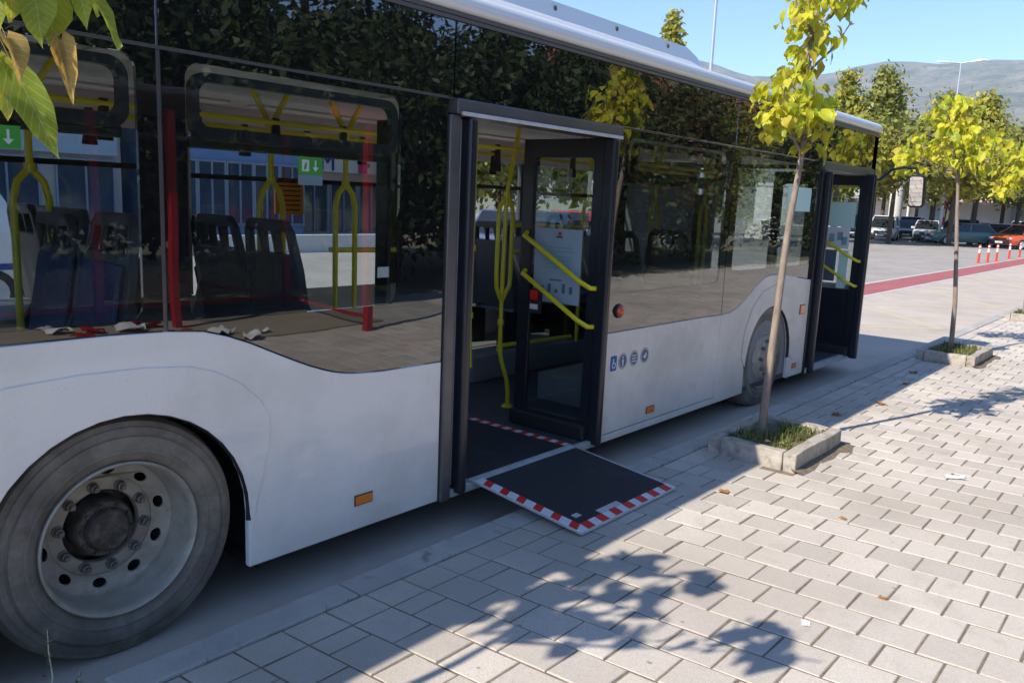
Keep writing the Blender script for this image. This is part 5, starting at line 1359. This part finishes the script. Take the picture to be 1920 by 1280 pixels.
car('white minibus with a blue side stripe, parked across the road behind the bus', 'van', 1.0, 9.9, R(0), 'car_white', 'van')
car('dark blue car across the road, seen through the open middle door', 'car', 15.8, 10.5, R(8), 'car_blue', 'hatch')
car('red car across the road, seen through the open middle door', 'car', 20.0, 11.5, R(5), 'car_red', 'hatch')

# ------------------------------------------------------------------ buildings
def block(name, label, x0, x1, y0, y1, h, wall, bays, floors, wm='winblue', z0=0.9, fh=3.0, roof=None, fascia=None, cat='building', gaps=0.25, face='y0'):
    Bk = empty(name, ((x0 + x1) / 2, (y0 + y1) / 2, 0), label=label, category=cat)
    obj('wall', MB().box(x0, x1, y0, y1, -0.1, h), wall, Bk)
    if roof == 'flat': obj('parapet', MB().box(x0 - .15, x1 + .15, y0 - .15, y1 + .15, h, h + .35), 'wall_white', Bk)
    elif roof == 'tile':
        yc = (y0 + y1) / 2; e = .6
        mb = MB(); mb.add([(x0 - e, y0 - e, h), (x1 + e, y0 - e, h), (x1 + e, y1 + e, h), (x0 - e, y1 + e, h), (x0 + 2, yc, h + 2.4), (x1 - 2, yc, h + 2.4)], [(0, 1, 5, 4), (2, 3, 4, 5), (1, 2, 5), (3, 0, 4), (3, 2, 1, 0)])
        obj('roof', mb, 'tile', Bk)
    wbay = (x1 - x0) / bays
    yy, s = (y0, -1) if face == 'y0' else (y1, 1)
    for f in range(floors):
        for b in range(bays):
            a = x0 + b * wbay + gaps * wbay / 2; c = x0 + (b + 1) * wbay - gaps * wbay / 2
            zb, zt = z0 + f * fh, z0 + f * fh + fh * .58
            ya, yb = sorted((yy + s * .02, yy - s * .05)); w = obj('window', MB().box(a, c, ya, yb, zb, zt), wm, Bk)
            ya, yb = sorted((yy + s * .07, yy + s * .021))
            fr = MB(); fr.box(a - .05, a, ya, yb, zb, zt); fr.box(c, c + .05, ya, yb, zb, zt); fr.box(a - .05, c + .05, ya, yb, zt, zt + .06); fr.box(a - .08, c + .08, ya, yb, zb - .07, zb); fr.box((a + c) / 2 - .025, (a + c) / 2 + .025, ya, yb, zb, zt)
            obj('window_frame', fr, 'mullion', w)
    return Bk
bA = block('office_building', 'blue clad office block across the road with rows of framed windows', 10.6, 15.3, 20, 30, 7.2, 'bluewall', 5, 2, z0=0.7, fh=3.1, roof='flat', gaps=0.12)
bB = block('shop_building', 'pale shop front across the road under a white sign board', 15.8, 23.5, 21, 30, 4.4, 'wall_pink', 6, 1, z0=0.35, fh=3.0, roof='flat', gaps=0.15)
obj('sign_board', MB().box(15.9, 23.4, 20.75, 20.99, 2.45, 3.25), 'wall_white', bB)
def letter(txt, x, y, z, s, m, parent):
    cu = bpy.data.curves.new('sign_letter', 'FONT'); cu.body = txt; cu.size = s; cu.extrude = 0.02
    o = bpy.data.objects.new('sign_letter', cu); COL.objects.link(o)
    me = bpy.data.meshes.new_from_object(o.evaluated_get(bpy.context.evaluated_depsgraph_get())); bpy.data.objects.remove(o)
    me.materials.append(MT[m])
    o = bpy.data.objects.new('sign_letter', me); COL.objects.link(o); o.parent = parent
    o.location = Vector((x, y, z)) - wloc(parent); o.rotation_euler = (R(90), 0, 0)
bpy.context.view_layer.update()
letter('M', 16.5, 20.72, 2.5, 0.85, 'signblue', bB)
obj('sign_stripe', MB().box(18.2, 18.6, 20.72, 20.745, 2.46, 3.24), 'signpink', bB)
bC = block('grey_building', 'long grey building across the road behind the white minibus', -12, 9.8, 21, 31, 6.5, 'wall_grey', 11, 2, z0=0.6, fh=3.0, roof='flat')
obj('sign_board', MB().box(4.0, 9.6, 20.75, 20.99, 2.5, 3.4), 'bluepaper', bC)
block('low_wall', 'low white boundary wall in front of the blue office block', 9.0, 17.5, 17.2, 17.5, 0.5, 'wall_white', 1, 0, cat='wall')
block('white_building', 'low white shop behind the parked cars', 96, 104, 8, 40, 4.6, 'wall_white', 1, 0, roof='flat')
bD = block('white_house', 'white house with red tiled roof behind the roadside trees', 24, 36, -22, -14, 5.6, 'wall_white', 4, 2, roof='tile', face='y1')
bE = block('white_house', 'pale house with red tiled roof further along the roadside trees', 44, 58, -24, -15, 6.2, 'wall_white', 5, 2, roof='tile', face='y1')
SB = empty('shop_canopy', (92, 16, 0), label='white and blue shop frontage with a pale canopy behind the white cars', category='shop front')
for k in range(6):
    obj('display_window', MB().box(95.85, 95.95, 9 + k * 4.4, 12.6 + k * 4.4, 0.5, 3.2), ('bluepaper', 'wall_white')[k % 2], SB)
obj('canopy', MB().box(92.5, 95.8, 8, 36, 3.4, 3.75), 'wall_pink', SB)
for k in range(5): obj('canopy_post', MB().tube([(92.9, 9 + k * 6.3, 0), (92.9, 9 + k * 6.3, 3.4)], .12, 8), 'wall_white', SB)
RP = empty('banded_pole', (66.5, 12.3, 0), label='red and white banded pole standing between the white parked cars', category='pole')
for k in range(6): obj('band', MB().lathe([(.16, k * .6), (.16, k * .6 + .6)], (66.5, 12.3, 0), 'z', 12), ('post_red', 'post_white')[k % 2], RP)
WP = empty('white_pillar', (70, 16.6, 0), label='thick pale pillar rising behind the white off-road car', category='pillar')
obj('shaft', MB().lathe([(.5, 0), (.5, 4.2), (.6, 4.25), (.6, 4.5), (.0001, 4.5)], (70, 16.6, 0), 'z', 20), 'wall_white', WP, smooth=40)
obj('plinth', MB().box(69.3, 70.7, 15.9, 17.3, -.05, .25), 'wall_grey', WP)
# scattered houses on the hillside
hv = [v.co for v in hl.data.vertices]
rr = random.Random(12)
for k in range(40):
    i = rr.randrange(len(hv)); p = hv[i]; a = math.degrees(math.atan2(p.y, p.x))
    if not (3 < a < 26 and 40 < p.z < 330): continue
    o = obj('hillside_house', MB().box(p.x - 7, p.x + 7, p.y - 6, p.y + 6, p.z - 4, p.z + 6).panel([(p.x - 8, p.z + 6), (p.x + 8, p.z + 6), (p.x, p.z + 9.5)], (), p.y - 7, p.y + 7), 'wall_white', origin=(p.x, p.y, p.z), label='tiny white house scattered on the far hillside', category='house', group='houses on the hillside')

# ------------------------------------------------------------------ air
hz = bpy.data.materials.new('haze'); hz.use_nodes = True
N = hz.node_tree.nodes; N.remove(N['Principled BSDF'])
pv = N.new('ShaderNodeVolumePrincipled')
pv.inputs['Color'].default_value = (0.58, 0.76, 1.0, 1)
pv.inputs['Density'].default_value = 0.00011
pv.inputs['Anisotropy'].default_value = 0.0
hz.node_tree.links.new(pv.outputs[0], N['Material Output'].inputs['Volume'])
obj('haze', MB().box(-6100, 6100, -6100, 6100, -2.0, 800), hz, kind='stuff')
